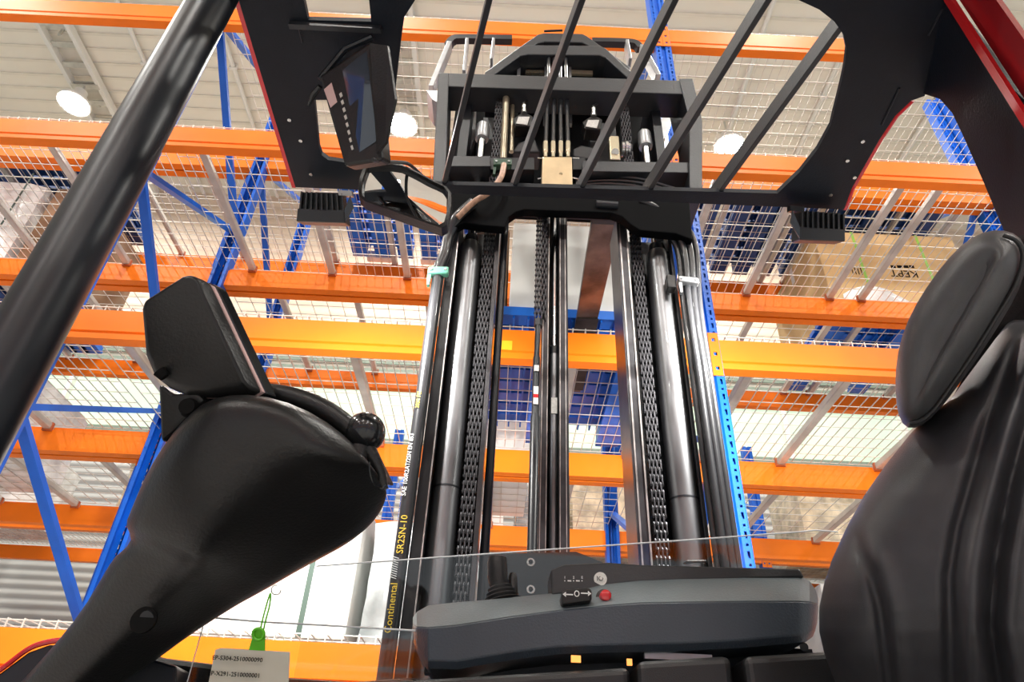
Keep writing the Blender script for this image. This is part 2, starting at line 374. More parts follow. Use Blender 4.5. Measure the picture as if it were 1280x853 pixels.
def rack(label, posts, yf, yb, levels, top, bars, skip=(), holes=True, decks=True, pitch=0.05, teeth=True, braces=True, zmin=-9, group='pallet racks'):
    zb = -H
    t = thing('pallet_rack', label, 'rack', W((posts[0]+posts[-1])/2, yf, -H), group)
    pm = post_mesh(0, top+H, holes)
    sg = 1 if yb > yf else -1
    for x in posts:
        inst('upright', pm, W(x, yf, -H), t, None if sg > 0 else (0, 0, math.pi))
        inst('upright', pm, W(x, yb, -H), t, (0, 0, math.pi) if sg > 0 else None)
        if braces:
            nf = [3.78, 2.47, 1.18, -0.12]; nr = [4.40, 3.02, 1.72, 0.6, -0.7]
            seq = []
            for i in range(4): seq += [(1, nr[i]), (0, nf[i])]
            seq.append((1, nr[4]))
            for (a, za), (b_, zb_) in zip(seq[:-1], seq[1:]):
                if max(za, zb_) > top or min(za, zb_) < zmin: continue
                ya = yf+sg*0.05 if a == 0 else yb-sg*0.05; y2 = yf+sg*0.05 if b_ == 0 else yb-sg*0.05
                MB().bar(W(x, ya, za), W(x, y2, zb_), 0.026, 0.042, (1, 0, 0)).build('brace', blue, t, 0)
    cm = plate_holes(0.04, 0.20, 3)
    for z in levels:
        for x0, x1 in zip(posts[:-1], posts[1:]):
            L = x1-x0-0.087; xc = (x0+x1)/2
            hg = 1.18 if z > 3.5 else 1.0
            key = (round(L, 3), hg)
            for yy, s in ((yf, sg), (yb, -sg)):
                if (key, s) not in BM: BM[(key, s)] = beam_mesh(L, s, hg)
                o = inst('beam', BM[(key, s)], W(xc, yy, z), t)
                for ex in (-L/2-0.0225, L/2+0.0225):
                    inst('connector', cm, W(xc+ex, yy - (0.001 if s > 0 else -0.001), z-0.17), o, None if s > 0 else (0, 0, math.pi))
            if decks and not (z > 3.5 and xc < skip_x(skip)):
                dz = z+0.026; b = MB(); wr = 0.0034
                nx = int(round((L+0.04)/pitch))
                for k in range(nx+1):
                    x = xc-(L+0.03)/2 + k*(L+0.03)/nx
                    b.box(W(x-wr/2, yf+sg*0.012, dz), W(x+wr/2, yb-sg*0.012, dz+wr))
                    if teeth:
                        b.box(W(x-wr/2, yf+sg*0.008, z-0.004), W(x+wr/2, yf+sg*0.013, dz+wr))
                ny = 11
                for k in range(ny+1):
                    yy = yf+sg*0.012 + k*(yb-yf-sg*0.024)/ny
                    b.box(W(xc-(L+0.03)/2, yy-wr/2, dz-wr), W(xc+(L+0.03)/2, yy+wr/2, dz))
                dk = b.build('wire_deck', zinc, t, 0)
                for x in bars:
                    if x0+0.06 < x < x1-0.06 and not (skip and z > 3.5):
                        sb = MB().box(W(x-0.019, yf+sg*0.03, z-0.022), W(x+0.019, yb-sg*0.03, z+0.012)).build('support_bar', zincbar, dk, 0, bevel=0.004, seg=1)
                        MB().box(W(x-0.024, yb-sg*0.066, z-0.03), W(x+0.024, yb-sg*0.05, z+0.014)).build('bar_end', orange_dk, sb, 0)
    return t
BM = {}
POSTS = [-4.37, -1.80, 0.772, 3.34]
BARS = [-3.9, -3.4, -2.9, -2.38, -1.61, -1.12, -0.66, -0.2, 0.26, 0.62, 1.0, 1.42, 1.93, 2.125, 2.7, 3.1]
near = rack('long orange and blue pallet rack right in front of the mast', POSTS, 2.2, 3.3, [LEV[k] for k in 'ABDG'], 4.9, BARS, skip=(-2.0,))
# price sticker on the middle front beam
MB().box(PY(625, 426, 2.2)+V((0, -0.002, 0)), PY(640, 438, 2.2)+V((0, -0.001, 0))).build('label_sticker', sticker_ye, near, 0)
rear = rack('second orange and blue pallet rack standing back to back behind the first', [p-0.06 for p in POSTS], 3.315, 4.42, [LEV[k] for k in 'ABD'], 4.9,
            [b+0.11 for b in BARS], teeth=False, pitch=0.10, zmin=1.1)
far = rack('low far pallet rack with wrapped goods near the back wall', [-5.7, -2.5, -1.05, 2.33, 5.1, 7.6], 6.0, 7.0, [2.1, 1.05, 0.0], 3.1, [], holes=False, teeth=False)
opp = rack('orange and blue pallet rack across the aisle, seen only in the round cornered mirror', [-6.9, -4.3, -1.7, 0.9, 3.5], -1.9, -3.0, [4.1, 3.0, 1.9, 0.8], 4.6, [], holes=False, decks=False)

# ================================================================== LOADS
def pallet(label, x0, x1, yf, yb, z, m=pallet_bl, hgt=0.14, group='blue plastic pallets'):
    """plastic pallet: slatted deck, nine feet, three runners"""
    t = thing('plastic_pallet', label, 'pallet', W((x0+x1)/2, (yf+yb)/2, z), group)
    z += 0.0015
    n = 9; L = yb-yf
    for k in range(n):
        a = yf + L*k/n
        MB().box(W(x0, a+0.006, z+hgt-0.03), W(x1, a+L/n-0.018, z+hgt)).build('deck_slat', m, t, 0)
    xs = [x0, (x0+x1)/2-0.06, x1-0.12]
    for x in xs:
        b = MB().box(W(x, yf, z), W(x+0.12, yb, z+0.022))
        b.build('runner', m, t, 0)
        for yy in (yf, (yf+yb)/2-0.07, yb-0.14):
            MB().box(W(x+0.004, yy+0.002, z+0.022), W(x+0.116, yy+0.138, z+hgt-0.03)).build('foot', m, t, 0, bevel=0.006, seg=1)
    rb = MB()
    for k in range(14):
        x = x0+0.03+(x1-x0-0.06)*k/13
        rb.box(W(x-0.004, yf+0.01, z+hgt-0.055), W(x+0.004, yb-0.01, z+hgt-0.03))
    rb.build('underside_ribs', m, t, 0)
    MB().box(W(x0, yf-0.002, z+hgt-0.045), W(x1, yf+0.004, z+hgt-0.002)).build('front_lip', m, t, 0)
    return t
def carton(label, x0, x1, yf, yb, z, hgt, m, group='cartons on the racks', tape=True, strap=None, straps=(), side=None, wrapped=False):
    t = thing('carton', label, 'box', W((x0+x1)/2, (yf+yb)/2, z), group)
    z += 0.002
    if wrapped:
        rings = []
        n = 24
        for k in range(9):
            zz = z+hgt*k/8; rg = []
            for j in range(n):
                a = 2*math.pi*j/n; ca, sa = math.cos(a), math.sin(a)
                q = (abs(ca)**8+abs(sa)**8)**(-1/8)
                q *= 1-0.05*random.random()*(0.3 if k in (0, 8) else 1)
                rg.append(W((x0+x1)/2+(x1-x0)/2*q*ca, (yf+yb)/2+(yb-yf)/2*q*sa, zz))
            rings.append(rg)
        MB().loft(rings).build('wrapped_body', m, t, 30)
    else:
        MB().box(W(x0, yf, z), W(x1, yb, z+hgt)).build('box_body', m, t, 0, bevel=0.006)
        for s_ in (0, 1):
            ya, yb_ = (yf+0.002, (yf+yb)/2-0.001) if s_ == 0 else ((yf+yb)/2+0.001, yb-0.002)
            MB().box(W(x0+0.002, ya, z+hgt), W(x1-0.002, yb_, z+hgt+0.004)).build('top_flap', m, t, 0)
        if tape: MB().box(W(x0-0.0008, (yf+yb)/2-0.025, z+hgt*0.8), W(x1+0.0008, (yf+yb)/2+0.025, z+hgt+0.0052)).build('tape', sticker_wh, t, 0)
    for sx in straps:
        x = x0+(x1-x0)*sx
        MB().box(W(x-0.009, yf-0.002, z+0.001), W(x+0.009, yb+0.002, z+hgt+0.006)).build('strap', strap or strap_gn, t, 0)
    return t
DK = 0.0305     # deck surface above a beam's top
# middle of the picture: pallet and white carton between the mast rails, on deck D
zD = LEV['D']+DK
pallet('bright blue plastic pallet with a fork in it, between the mast rails', -0.27, 0.58, 2.27, 3.24, zD)
carton('white carton on the blue pallet between the mast rails', -0.02, 0.57, 2.29, 2.95, zD+0.142, 0.50, card_white, strap=sticker_wh)
carton('slim brown carton on the pallet, left of the white carton', -0.22, -0.035, 2.31, 2.95, zD+0.142, 0.47, cardboard_dk)
# deck G, low left: white strapped carton and its grey wrapped neighbour
zG = LEV['G']+DK
q0 = PY(255, 760, 2.32).x; q1 = PY(437, 760, 2.32).x; q2 = PY(478, 760, 2.32).x
t = carton('large white carton with a dark strap, behind the hanging tag', q0-0.1, q1, 2.32, 3.1, zG, 0.46, card_white, strap=strap_dk, straps=(0.74,))
carton('grey stretch wrapped load left of the mast hose', q1+0.01, q2+0.32, 2.34, 3.1, zG, 0.40, wrap_gr, wrapped=True)
# deck A of the second rack: row of navy pallets seen from below
zA = LEV['A']+DK
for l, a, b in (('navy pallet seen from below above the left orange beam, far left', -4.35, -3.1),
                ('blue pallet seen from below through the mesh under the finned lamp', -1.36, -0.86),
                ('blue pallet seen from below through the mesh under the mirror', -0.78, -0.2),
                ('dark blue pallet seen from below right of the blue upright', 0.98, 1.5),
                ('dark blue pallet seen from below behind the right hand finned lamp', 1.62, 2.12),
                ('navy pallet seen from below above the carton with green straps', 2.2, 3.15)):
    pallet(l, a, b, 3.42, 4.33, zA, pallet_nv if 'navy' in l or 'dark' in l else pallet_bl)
carton('small white carton beyond the mesh, left of the mirror post', -1.25, -1.02, 4.335, 4.40, zA, 0.07, card_white, tape=False)
carton('small white carton beyond the mesh, beside the green hose clamp', -0.80, -0.62, 4.335, 4.40, zA, 0.07, card_white, tape=False)
# deck B of the second rack
zB = LEV['B']+DK
xl = PY(1030, 340, 3.52).x
pallet('blue pallet under the tan carton with green straps', xl-0.02, xl+1.02, 3.5, 4.4, zB)
big = carton('big tan carton with green straps and black print, beside the headrest', xl, xl+1.0, 3.52, 4.38, zB+0.142, 0.66, cardboard, straps=(0.28, 0.74))
text('KEPT', 'print', ink_hole, big, PY(1130, 342, 3.519), (-1, 0, 0.0), (0, -1, 0), 0.085)
text('||||', 'print_bars', ink_hole, big, PY(1071, 339, 3.519), (-1, 0, 0), (0, -1, 0), 0.08)
for xp in (1114, 1122, 1130, 1137):
    MB().box(PY(xp, 335, 3.519), PY(xp+5, 332, 3.519)+V((0, 0.0005, 0))).build('print_block', ink_hole, big, 0)
wf = thing('plastic_sheet', 'crumpled clear plastic sheet at the foot of the tan carton', 'plastic sheet', W(xl+0.6, 3.49, zB))
b = MB(); nx, nz = 22, 5; vs_ = []
for j in range(nz):
    for i in range(nx):
        vs_.append(W(xl+0.06+i*0.9/(nx-1), 3.485-0.012*random.random(), zB+0.06+j*0.045*(0.7+0.5*math.sin(i*0.35))+0.008*random.random()))
b.add(vs_, [(j*nx+i, j*nx+i+1, (j+1)*nx+i+1, (j+1)*nx+i) for j in range(nz-1) for i in range(nx-1)])
o = b.build('wrinkled_film', wrap_m, wf); so = o.modifiers.new('solid', 'SOLIDIFY'); so.thickness = 0.004
xa, xb = PY(-70, 260, 3.5).x, PY(48, 250, 3.5).x
xc_ = PY(112, 240, 3.56).x+0.06
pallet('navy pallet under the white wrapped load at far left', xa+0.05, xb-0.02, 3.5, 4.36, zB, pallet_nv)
t = carton('tall white stretch wrapped load at far left behind the mesh', xa, xb, 3.5, 4.36, zB+0.142, 0.74, wrap_m, wrapped=True)
MB().bar(PY(0, 283, 3.485), PY(42, 217, 3.485), 0.012, 0.004, (0, 1, 0)).build('strap', strap_dk, t, 0)
pallet('blue pallet under the brown carton beside the black pillar', xb+0.03, xc_, 3.54, 4.36, zB)
carton('brown carton between the white wrapped load and the black pillar', xb+0.03, xc_, 3.56, 4.36, zB+0.142, 0.75, cardboard_dk, tape=False)
carton('white wrapped bundle on the second rack behind the black pillar', -3.45, -2.85, 3.55, 4.3, LEV['D']+DK, 0.50, wrap_m, wrapped=True)
carton('white carton low on the second rack between left rail and centre column', -0.38, 0.13, 3.55, 4.3, zD, 0.30, card_white)
# far rack goods
fx = [
      (-5.5, 1.1, 0.65, wrap_m, 'white wrapped load on the far rack left of the steering column'), (-3.6, 1.0, 0.55, wrap_bei, 'beige wrapped load on the far rack behind the steering knob'),
      (-2.4, 0.9, 0.62, card_white, 'white carton on the far rack left of the mast'), (-0.9, 0.9, 0.8, card_white, 'white carton on the far rack between the mast rails'),
      (0.1, 0.45, 0.45, wrap_gr, 'dark wrapped bundle on the far rack right of the centre column'), (0.6, 0.75, 0.85, wrap_bei, 'beige wrapped pile on the far rack right of the centre column'),
      (1.55, 0.7, 0.8, wrap_m, 'white wrapped load on the far rack hidden partly by the right rail'), (2.75, 0.62, 0.82, wrap_bei, 'tan wrapped drum shaped load on the far rack right of the blue upright'),
      (3.45, 0.5, 0.80, card_white, 'white carton on the far rack left of the seat'), (4.02, 0.48, 0.84, cardboard, 'tan carton on the far rack nearest the seat')]
for x, wd, hg, m, l in fx:
    carton(l, x, x+wd, 6.08, 6.9, 2.1+DK, hg, m, group='goods on the far rack', wrapped=(m not in (card_white, cardboard)), tape=False)
for x, wd, hg, m, l in [(-0.9, 0.8, 0.75, wrap_m, 'low white wrapped load on the far rack behind the centre column'),
                        (0.5, 0.8, 0.7, wrap_bei, 'low beige load on the far rack between mast rails'), (2.8, 1.0, 0.75, card_white, 'low white carton on the far rack right of the blue upright'),
                        (4.0, 1.0, 0.7, wrap_m, 'low wrapped load on the far rack beside the seat back')]:
    carton(l, x, x+wd, 6.08, 6.9, 1.05+DK, hg, m, group='goods on the far rack', wrapped=(m not in (card_white, cardboard)), tape=False)

# ================================================================== THE REACH TRUCK
truck = thing('reach_truck', 'black and red reach truck cab with tall mast, seat and steering column', 'forklift', W(0.13, 0.6, -H))
from mathutils.geometry import tessellate_polygon
def plate(name, loops, thick, m, parent, zdir=(0, 0, 1), **kw):
    """flat plate with cut-outs: outer loop first, holes after"""
    loops = [[V(p) for p in lp] for lp in loops]
    tris = tessellate_polygon(loops); flat = [p for lp in loops for p in lp]; n = len(flat); ex = V(zdir)*thick
    b = MB(); fs_ = [tuple(t_) for t_ in tris] + [tuple(i+n for i in reversed(t_)) for t_ in tris]
    o = 0
    for lp in loops:
        k = len(lp)
        for i in range(k): fs_.append((o+i, o+(i+1) % k, n+o+(i+1) % k, n+o+i))
        o += k
    b.add(flat+[p+ex for p in flat], fs_)
    return b.build(name, m, parent, 0, **kw)
def mid(a, b, t=0.5): return V(a)*(1-t)+V(b)*t
def spl(pts, n=6):
    """smooth open curve through points"""
    P = [V(p) for p in pts]; P = [P[0]*2-P[1]] + P + [P[-1]*2-P[-2]]; out = []
    for i in range(1, len(P)-2):
        for k in range(n):
            t = k/n; a, b, c, d = P[i-1], P[i], P[i+1], P[i+2]
            out.append(0.5*((2*b)+(c-a)*t+(2*a-5*b+4*c-d)*t*t+(3*b-a-3*c+d)*t**3))
    out.append(P[-2]); return out

# ---- chassis under the cab (carries everything)
MB().box(W(-0.55, 0.15, -H), W(0.80, 1.62, -0.52)).build('chassis', black, truck, bevel=0.02)

# ---- overhead guard
GZ = 1.2
def G(x, y): return PZ(x, y, GZ)
arch = [(1055, 262), (1065, 235), (1082, 205), (1099, 175), (1119, 145), (1139, 126), (1156, 120)]
outer = [W(-0.524, 0.1, GZ), W(-0.524, 1.125, GZ)] + [G(*p) for p in arch] + [W(0.72, 0.616, GZ), W(0.72, 0.1, GZ)]
big_cut = [G(*p) for p in [(462, 230), (470, 213), (480, 182), (490, 150), (494, 112), (501, 50), (505, 22), (519, 0)]] + [W(-0.15, 0.60, GZ), W(0.0, 0.575, GZ), W(0.35, 0.575, GZ)] + \
          [G(*p) for p in [(998, 0), (1024, 12), (1043, 27), (1054, 43), (1058, 62), (1056, 82), (1052, 101), (1038, 158), (1022, 187), (1000, 215), (972, 242), (560, 231)]]
hole1 = [G(385, 25), G(464, 27), W(-0.275, 0.42, GZ), W(-0.40, 0.42, GZ)]
hole2 = [G(*p) for p in [(393, 125), (399, 185), (402, 194), (410, 200), (430, 203), (448, 197), (452, 125)]]
guard = plate('overhead_guard', [outer, big_cut, hole1, hole2], 0.012, plate_m, truck)
MB().box(W(-0.533, 0.1, GZ+0.001), W(-0.5245, 1.128, GZ+0.02)).build('red_edge', red_m, guard)
MB().tube([G(*p)+V((0.004, 0.002, 0.006)) for p in arch[:-1]], 0.0065, 8).build('red_rim', red_m, guard)
MB().box(W(-0.44, 0.712, GZ-0.012), W(-0.27, 0.722, GZ-0.001)).build('stiffener', black_sat, guard)
bars_px = [((556, 226), (611, 0)), ((641, 235), (726, 0)), ((724, 236), (841, 0)), ((807, 240), (956, 0)), ((893, 243), (1063, 10))]
for a, b in bars_px:
    p = PZ(*a, GZ+0.02); q = PZ(*b, GZ+0.02); d = (q-p)
    q = p + d*((p.y-0.575)/(p.y-q.y)); p = p - d.normalized()*0.012
    p.z += 0.004; q.z += 0.004
    MB().bar(p, q, 0.011, 0.040, (0, 0, 1)).build('guard_bar', black_sat, guard, 0, bevel=0.0015, seg=1)
boltme = MB().cyl((0, 0, -0.004), (0, 0, 0), 0.0042, 8).mesh('bolt', nickel)
for p in [(362, 149), (376, 175), (389, 217), (1059, 200), (1078, 176), (1068, 221), (1038, 243)]: inst('bolt', boltme, G(*p), guard)
for a, b in [((374, 36), (378, 53)), ((1124, 110), (1102, 156)), ((1178, 10), (1160, 44))]:
    MB().tube([G(*a)+V((0, 0, -0.001)), G(*b)+V((0, 0, -0.001))], 0.002, 6).build('weld_seam', black, guard)

# ---- pillars
MB().cyl(W(-0.538, 0.628, -0.75), W(-0.538, 0.640, GZ+0.01), 0.0355, 28).build('front_pillar', black, truck)
fe = [PX(*p, 0.78) for p in [(1156, 120), (1175, 124), (1190, 141), (1203, 168), (1230, 229), (1254, 287), (1290, 375), (1330, 470)]]
fe[0].z = H+GZ
fe.append(V((0.78, fe[-1].y, 0.4)))
re_ = []
for i, p in enumerate(fe): re_.append(V((0.72, 0.616-0.02*min(i, 5)/5, p.z if i else H+GZ+0.012)))
pil = MB(); ex = V((0.022, 0.004, 0)); n = len(fe)
vs_ = fe + re_ + [p+ex for p in fe] + [p+ex for p in re_]
fs_ = []
for i in range(n-1):
    fs_ += [(i, i+1, n+i+1, n+i), (2*n+i, 3*n+i, 3*n+i+1, 2*n+i+1), (i, 2*n+i, 2*n+i+1, i+1), (n+i, n+i+1, 3*n+i+1, 3*n+i)]
fs_ += [(0, n, 3*n, 2*n), (n-1, 3*n-1, 4*n-1, 2*n-1)]
pil.add(vs_, fs_)
rp = pil.build('rear_pillar', plate_m, truck, 30)
MB().hexa([W(0.716, 0.594, -0.5), W(0.724, 0.598, -0.5), W(0.724, 0.584, -0.5), W(0.716, 0.584, -0.5), W(0.716, 0.614, GZ+0.05), W(0.724, 0.618, GZ+0.05), W(0.724, 0.602, GZ+0.05), W(0.716, 0.602, GZ+0.05)]).build('red_edge', red_m, rp)
MB().hexa([W(0.735, 0.586, -0.5), W(0.745, 0.586, -0.5), W(0.735, 0.535, -0.5), W(0.725, 0.535, -0.5), W(0.735, 0.606, GZ+0.05), W(0.745, 0.606, GZ+0.05), W(0.735, 0.55, GZ+0.05), W(0.725, 0.55, GZ+0.05)]).build('red_panel', red_dk, rp)

# ---- finned work lights under the guard corners
def work_light(px, sgn, c):
    """px: housing corners TL, TR, BR, BL of the finned back; the lens looks away, out of the cab"""
    P = [PD(x, y, c) for x, y in px]; away = (P[1]-P[0]).cross(P[2]-P[0]).normalized()
    if away.dot(P[0]-O) < 0: away = -away
    def q(u, v, d=0.0): return mid(mid(P[0], P[1], u), mid(P[3], P[2], u), v) + away*d
    wl = MB().prism([q(0, 0.60), q(1, 0.60), q(1, 1), q(0, 1)], away*0.05).build('work_light', black_sat, truck, 0, bevel=0.003)
    MB().prism([q(0.04, 0.10, 0.012), q(0.96, 0.04, 0.012), q(0.98, 0.62, 0.012), q(0.02, 0.62, 0.012)], away*0.035).build('housing', black, wl, 0)
    for k in range(9):
        u = 0.04+0.115*k
        MB().prism([q(u, 0.10), q(u+0.035, 0.10), q(u+0.035, 0.66), q(u, 0.66)], away*0.03).build('fin', black_sat, wl, 0)
    MB().prism([q(0.05, 0.66, 0.05), q(0.95, 0.66, 0.05), q(0.95, 0.95, 0.05), q(0.05, 0.95, 0.05)], away*0.003).build('lens', steel_lt, wl, 0)
    u0, u1 = (1.0, 1.16) if sgn > 0 else (-0.16, 0.0)
    ui, uo = (u0, u1) if sgn > 0 else (u1, u0)
    MB().prism([q(ui, 0.95), q(ui, 0.62), q(uo, 0.15), q(uo+0.04*sgn, 0.50)], away*0.006).build('bracket', grey_dk, wl, 0)
    MB().prism([q(ui-0.1*sgn, 0.0), q(uo+0.05*sgn, 0.0), q(uo+0.05*sgn, 0.16), q(ui-0.1*sgn, 0.16)], away*0.02).build('foot_plate', steel_lt if sgn > 0 else black, wl, 0)
    ld = bpy.data.lights.new('work_light_beam', 'SPOT'); ld.energy = WORK_W; ld.spot_size = R_(125); ld.spot_blend = 0.8; ld.shadow_soft_size = 0.05; ld.color = (1.0, 0.97, 0.92)
    lo = bpy.data.objects.new('work_light_beam', ld); col.objects.link(lo); attach(lo, wl); lo.location = q(0.5, 0.8, 0.065)
    lo.rotation_euler = V((0.0, 1.0, -0.5)).to_track_quat('-Z', 'Y').to_euler()
    return wl
work_light([(374, 235), (428, 238), (432, 279), (370, 277)], 1, 1.55)
work_light([(1000, 258), (1056, 264), (1057, 302), (1000, 300)], -1, 1.55)

# ---- rear-view monitor hung from the guard
def quad_slab(name, px, c, back, m, parent, **kw):
    P = [PD(x, y, cc) for (x, y), cc in zip(px, c)]
    return MB().prism(P, back).build(name, m, parent, **kw), P
mon, mp = quad_slab('monitor', [(398, 95), (464, 50), (478, 200), (430, 208)], [1.27, 1.27, 1.22, 1.22], (0.012, 0.028, 0.02), plastic, truck, bevel=0.006, smooth=0)
mn = (mp[1]-mp[0]).cross(mp[3]-mp[0]).normalized()
if mn.dot(O-mp[0]) < 0: mn = -mn
def mq(u, v, d=0.0012): return mid(mid(mp[0], mp[1], u), mid(mp[3], mp[2], u), v) + mn*d
MB().prism([mq(0.42, 0.10), mq(0.90, 0.07), mq(0.92, 0.84), mq(0.46, 0.90)], -mn*0.002).build('screen', screen_m, mon, 0)
MB().prism([mq(0.03, 0.17), mq(0.19, 0.15), mq(0.21, 0.36), mq(0.06, 0.38)], -mn*0.001).build('sticker', sticker_pk, mon, 0)
for k in range(8):
    v = 0.30+k*0.075
    MB().prism([mq(0.28, v), mq(0.33, v-0.006), mq(0.34, v+0.035), mq(0.29, v+0.041)], mn*0.001).build('button', zincbar, mon, 0)
MB().prism([PD(462, 54, 1.255), PD(484, 57, 1.235), PD(494, 124, 1.215), PD(482, 178, 1.205), PD(471, 192, 1.21)], (0.003, 0.004, 0.003)).build('hood_side', plastic, mon, 0)
MB().tube([mq(-0.02, 0.02)+V((0, 0.01, 0.01)), mq(0.5, -0.1)+V((0, 0.01, 0.01)), mq(1.0, -0.04)+V((0, 0.01, 0.01))], 0.006, 8).build('bracket_arm', black, mon)
MB().cyl(mq(0.15, 0.1)+V((0, 0.03, 0.02)), V((mq(0.15, 0.1).x-0.01, mq(0.15, 0.1).y+0.06, H+GZ)), 0.010, 12).build('mount_stalk', black, mon)
MB().tube([PD(386, 132, 1.3), PD(392, 118, 1.29), PD(400, 108, 1.28)], [0.003, 0.006, 0.005], 8).build('thumb_screw', plastic_gl, mon)
MB().tube(spl([PD(466, 200, 1.21), PD(480, 203, 1.26), PD(495, 203, 1.34), PD(512, 206, 1.5), PD(530, 222, 1.58)]), 0.004, 8).build('cable', rubber, mon)

# ---- mirror
MY = 1.0
mpx = [(471, 204), (486, 204), (502, 206), (523, 216), (543, 227), (558, 234), (564, 242), (564, 256), (562, 271), (559, 282), (552, 286), (540, 282), (500, 268), (457, 253), (449, 246), (448, 236), (450, 222), (456, 206)]
mc = PY(507, 245, MY)
ringo = [PY(*p, MY) for p in mpx]; ringi = [mid(p, mc, 0.07) for p in ringo]
fm = MB(); n = len(mpx); dn = V((0, 0.022, 0))
fm.loft([[p+V((0, 0.010, 0)) for p in ringi], [p-V((0, 0.004, 0)) for p in ringi], [p-V((0, 0.002, 0)) for p in ringo], [p+dn for p in ringo], [mid(p, mc, 0.25)+dn*1.5 for p in ringo]], cap=False)
fm.add([mid(p, mc, 0.25)+dn*1.5 for p in ringo], [tuple(range(n))])
mir = fm.build('mirror', plastic, truck, 40)
rings = []
for k in range(6):
    t_ = k/5
    rings.append([mid(p, mc, 0.98*t_)+V((0, 0.006-0.008*(1-(1-t_)**2), 0)) for p in ringi])
MB().loft(rings).build('mirror_glass', mirror_m, mir, 80)
MB().tube(spl([mc+V((0.02, 0.03, 0.0)), mc+V((0.0, 0.05, 0.04)), V((mc.x-0.05, mc.y+0.06, H+GZ+0.004))]), 0.008, 10).build('mirror_arm', black, mir)

# ---- mast ----------------------------------------------------------
MYF = 1.45
def X5(px_, Y=MYF): return PY(px_, 520, Y).x
ZB, ZT = -0.95, 1.50
def vbox(name, xa, xb, ya, yb, z0, z1, m, parent=truck, **kw): return MB().box(W(xa, ya, z0), W(xb, yb, z1)).build(name, m, parent, 0, **kw)
# left outer rail: web, back and inner flange
lr = vbox('mast_rail', X5(534), X5(548), 1.44, 1.62, ZB, ZT, black_sat, bevel=0.003)
vbox('rail_back', X5(549), X5(606), 1.565, 1.60, ZB, ZT, black, lr)
vbox('rail_flange', X5(603), X5(608.5), 1.46, 1.56, ZB, ZT, rail_m, lr)
vbox('worn_edge', X5(547), X5(548.6), 1.4375, 1.44, ZB, ZT, railedge, lr)
rr = vbox('mast_rail', X5(864), X5(869), 1.46, 1.62, ZB, ZT, black_sat, bevel=0.002)
vbox('rail_back', X5(802), X5(863), 1.565, 1.60, ZB, ZT, black, rr)
vbox('rail_flange', X5(787), X5(800), 1.455, 1.58, ZB, ZT, rail_m, rr)
vbox('worn_edge', X5(800), X5(802), 1.452, 1.47, ZB, ZT, railedge, rr)
vbox('worn_edge', X5(790), X5(792), 1.4535, 1.455, ZB, ZT, railedge, rr)
# lift cylinders
def cylinder(px0, px1, z1):
    xa, xb = X5(px0, 1.47), X5(px1, 1.47); r = (xb-xa)/2; x = (xa+xb)/2; y = 1.49
    c = MB().tube([W(x, y, ZB), W(x, y, z1-0.05), W(x, y, z1-0.012), W(x, y, z1)], [r, r, r, r*0.8], 28).build('lift_cylinder', cyl_m, truck)
    MB().tube([W(x, y, z1-0.001), W(x, y, z1+0.012), W(x, y, z1+0.03), W(x, y, z1+0.034)], [r*0.72, r*0.72, r*0.62, r*0.4], 20).build('gland', black, c)
    MB().cyl(W(x, y, z1+0.03), W(x, y, 1.86), 0.014, 16).build('rod', chrome, c)
    MB().tube([W(x, y, 1.86), W(x, y, 1.87), W(x, y, 1.93)], [0.022, 0.024, 0.022], 18).build('rod_head', steel_lt, c)
    MB().tube([W(x, y, 0.62), W(x, y, 0.624)], [r+0.001, r+0.001], 24).build('band', black, c)
    return c, x, r
cl, clx, clr = cylinder(550, 583, 1.385)
cr, crx, crr = cylinder(829, 864, 1.385)
MB().tube([W(crx-0.0, 1.447, 1.40), W(crx-0.004, 1.445, 1.47)], 0.011, 10).build('bleed_port', black_sat, cr)
MB().tube([W(clx+0.02, 1.447, 1.40), W(clx+0.024, 1.445, 1.50)], 0.010, 10).build('bleed_port', black_sat, cl)
# leaf chains: figure-eight plates and pins
PIT = 0.0190
def link_mesh(offs, wd):
    b = MB()
    for o in offs:
        poly = []
        for zc, s_ in ((PIT/2, 1), (-PIT/2, -1)):
            for k in range(5):
                a = math.pi*k/4
                poly.append(V((o-0.0016, -s_*0.0078*math.cos(a)*1.0, zc+s_*0.0078*math.sin(a))))
        b.prism(poly, (0.0032, 0, 0))
    b.cyl((-wd/2, 0, PIT/2), (wd/2, 0, PIT/2), 0.0032, 6)
    return b.mesh('chain_link', chain_m, 0)
LA = link_mesh((-0.0135, -0.0045, 0.0045, 0.0135), 0.034); LB = link_mesh((-0.009, 0.0, 0.009), 0.034)
def chain(x, y, z0, z1, name='lift_chain'):
    c = MB().box(W(x-0.010, y-0.005, z1), W(x+0.010, y+0.005, z1+0.03)).cyl(W(x, y, z1+0.02), W(x, y, z1+0.06), 0.006, 8).build(name, chain_m, truck, 0)
    k = 0; z = z1-PIT/2
    while z > z0:
        inst('chain_link', LA if k % 2 else LB, W(x, y, z), c); z -= PIT; k += 1
    return c
chain(X5(594, 1.48), 1.48, 0.28, 2.06)
chain(X5(813, 1.48), 1.48, 0.28, 2.06)
# slim inner column left of the gap
MB().tube([W(X5(616.5, 1.5), 1.5, ZB), W(X5(616.5, 1.5), 1.5, ZT)], 0.0105, 14).build('inner_column', black, truck)
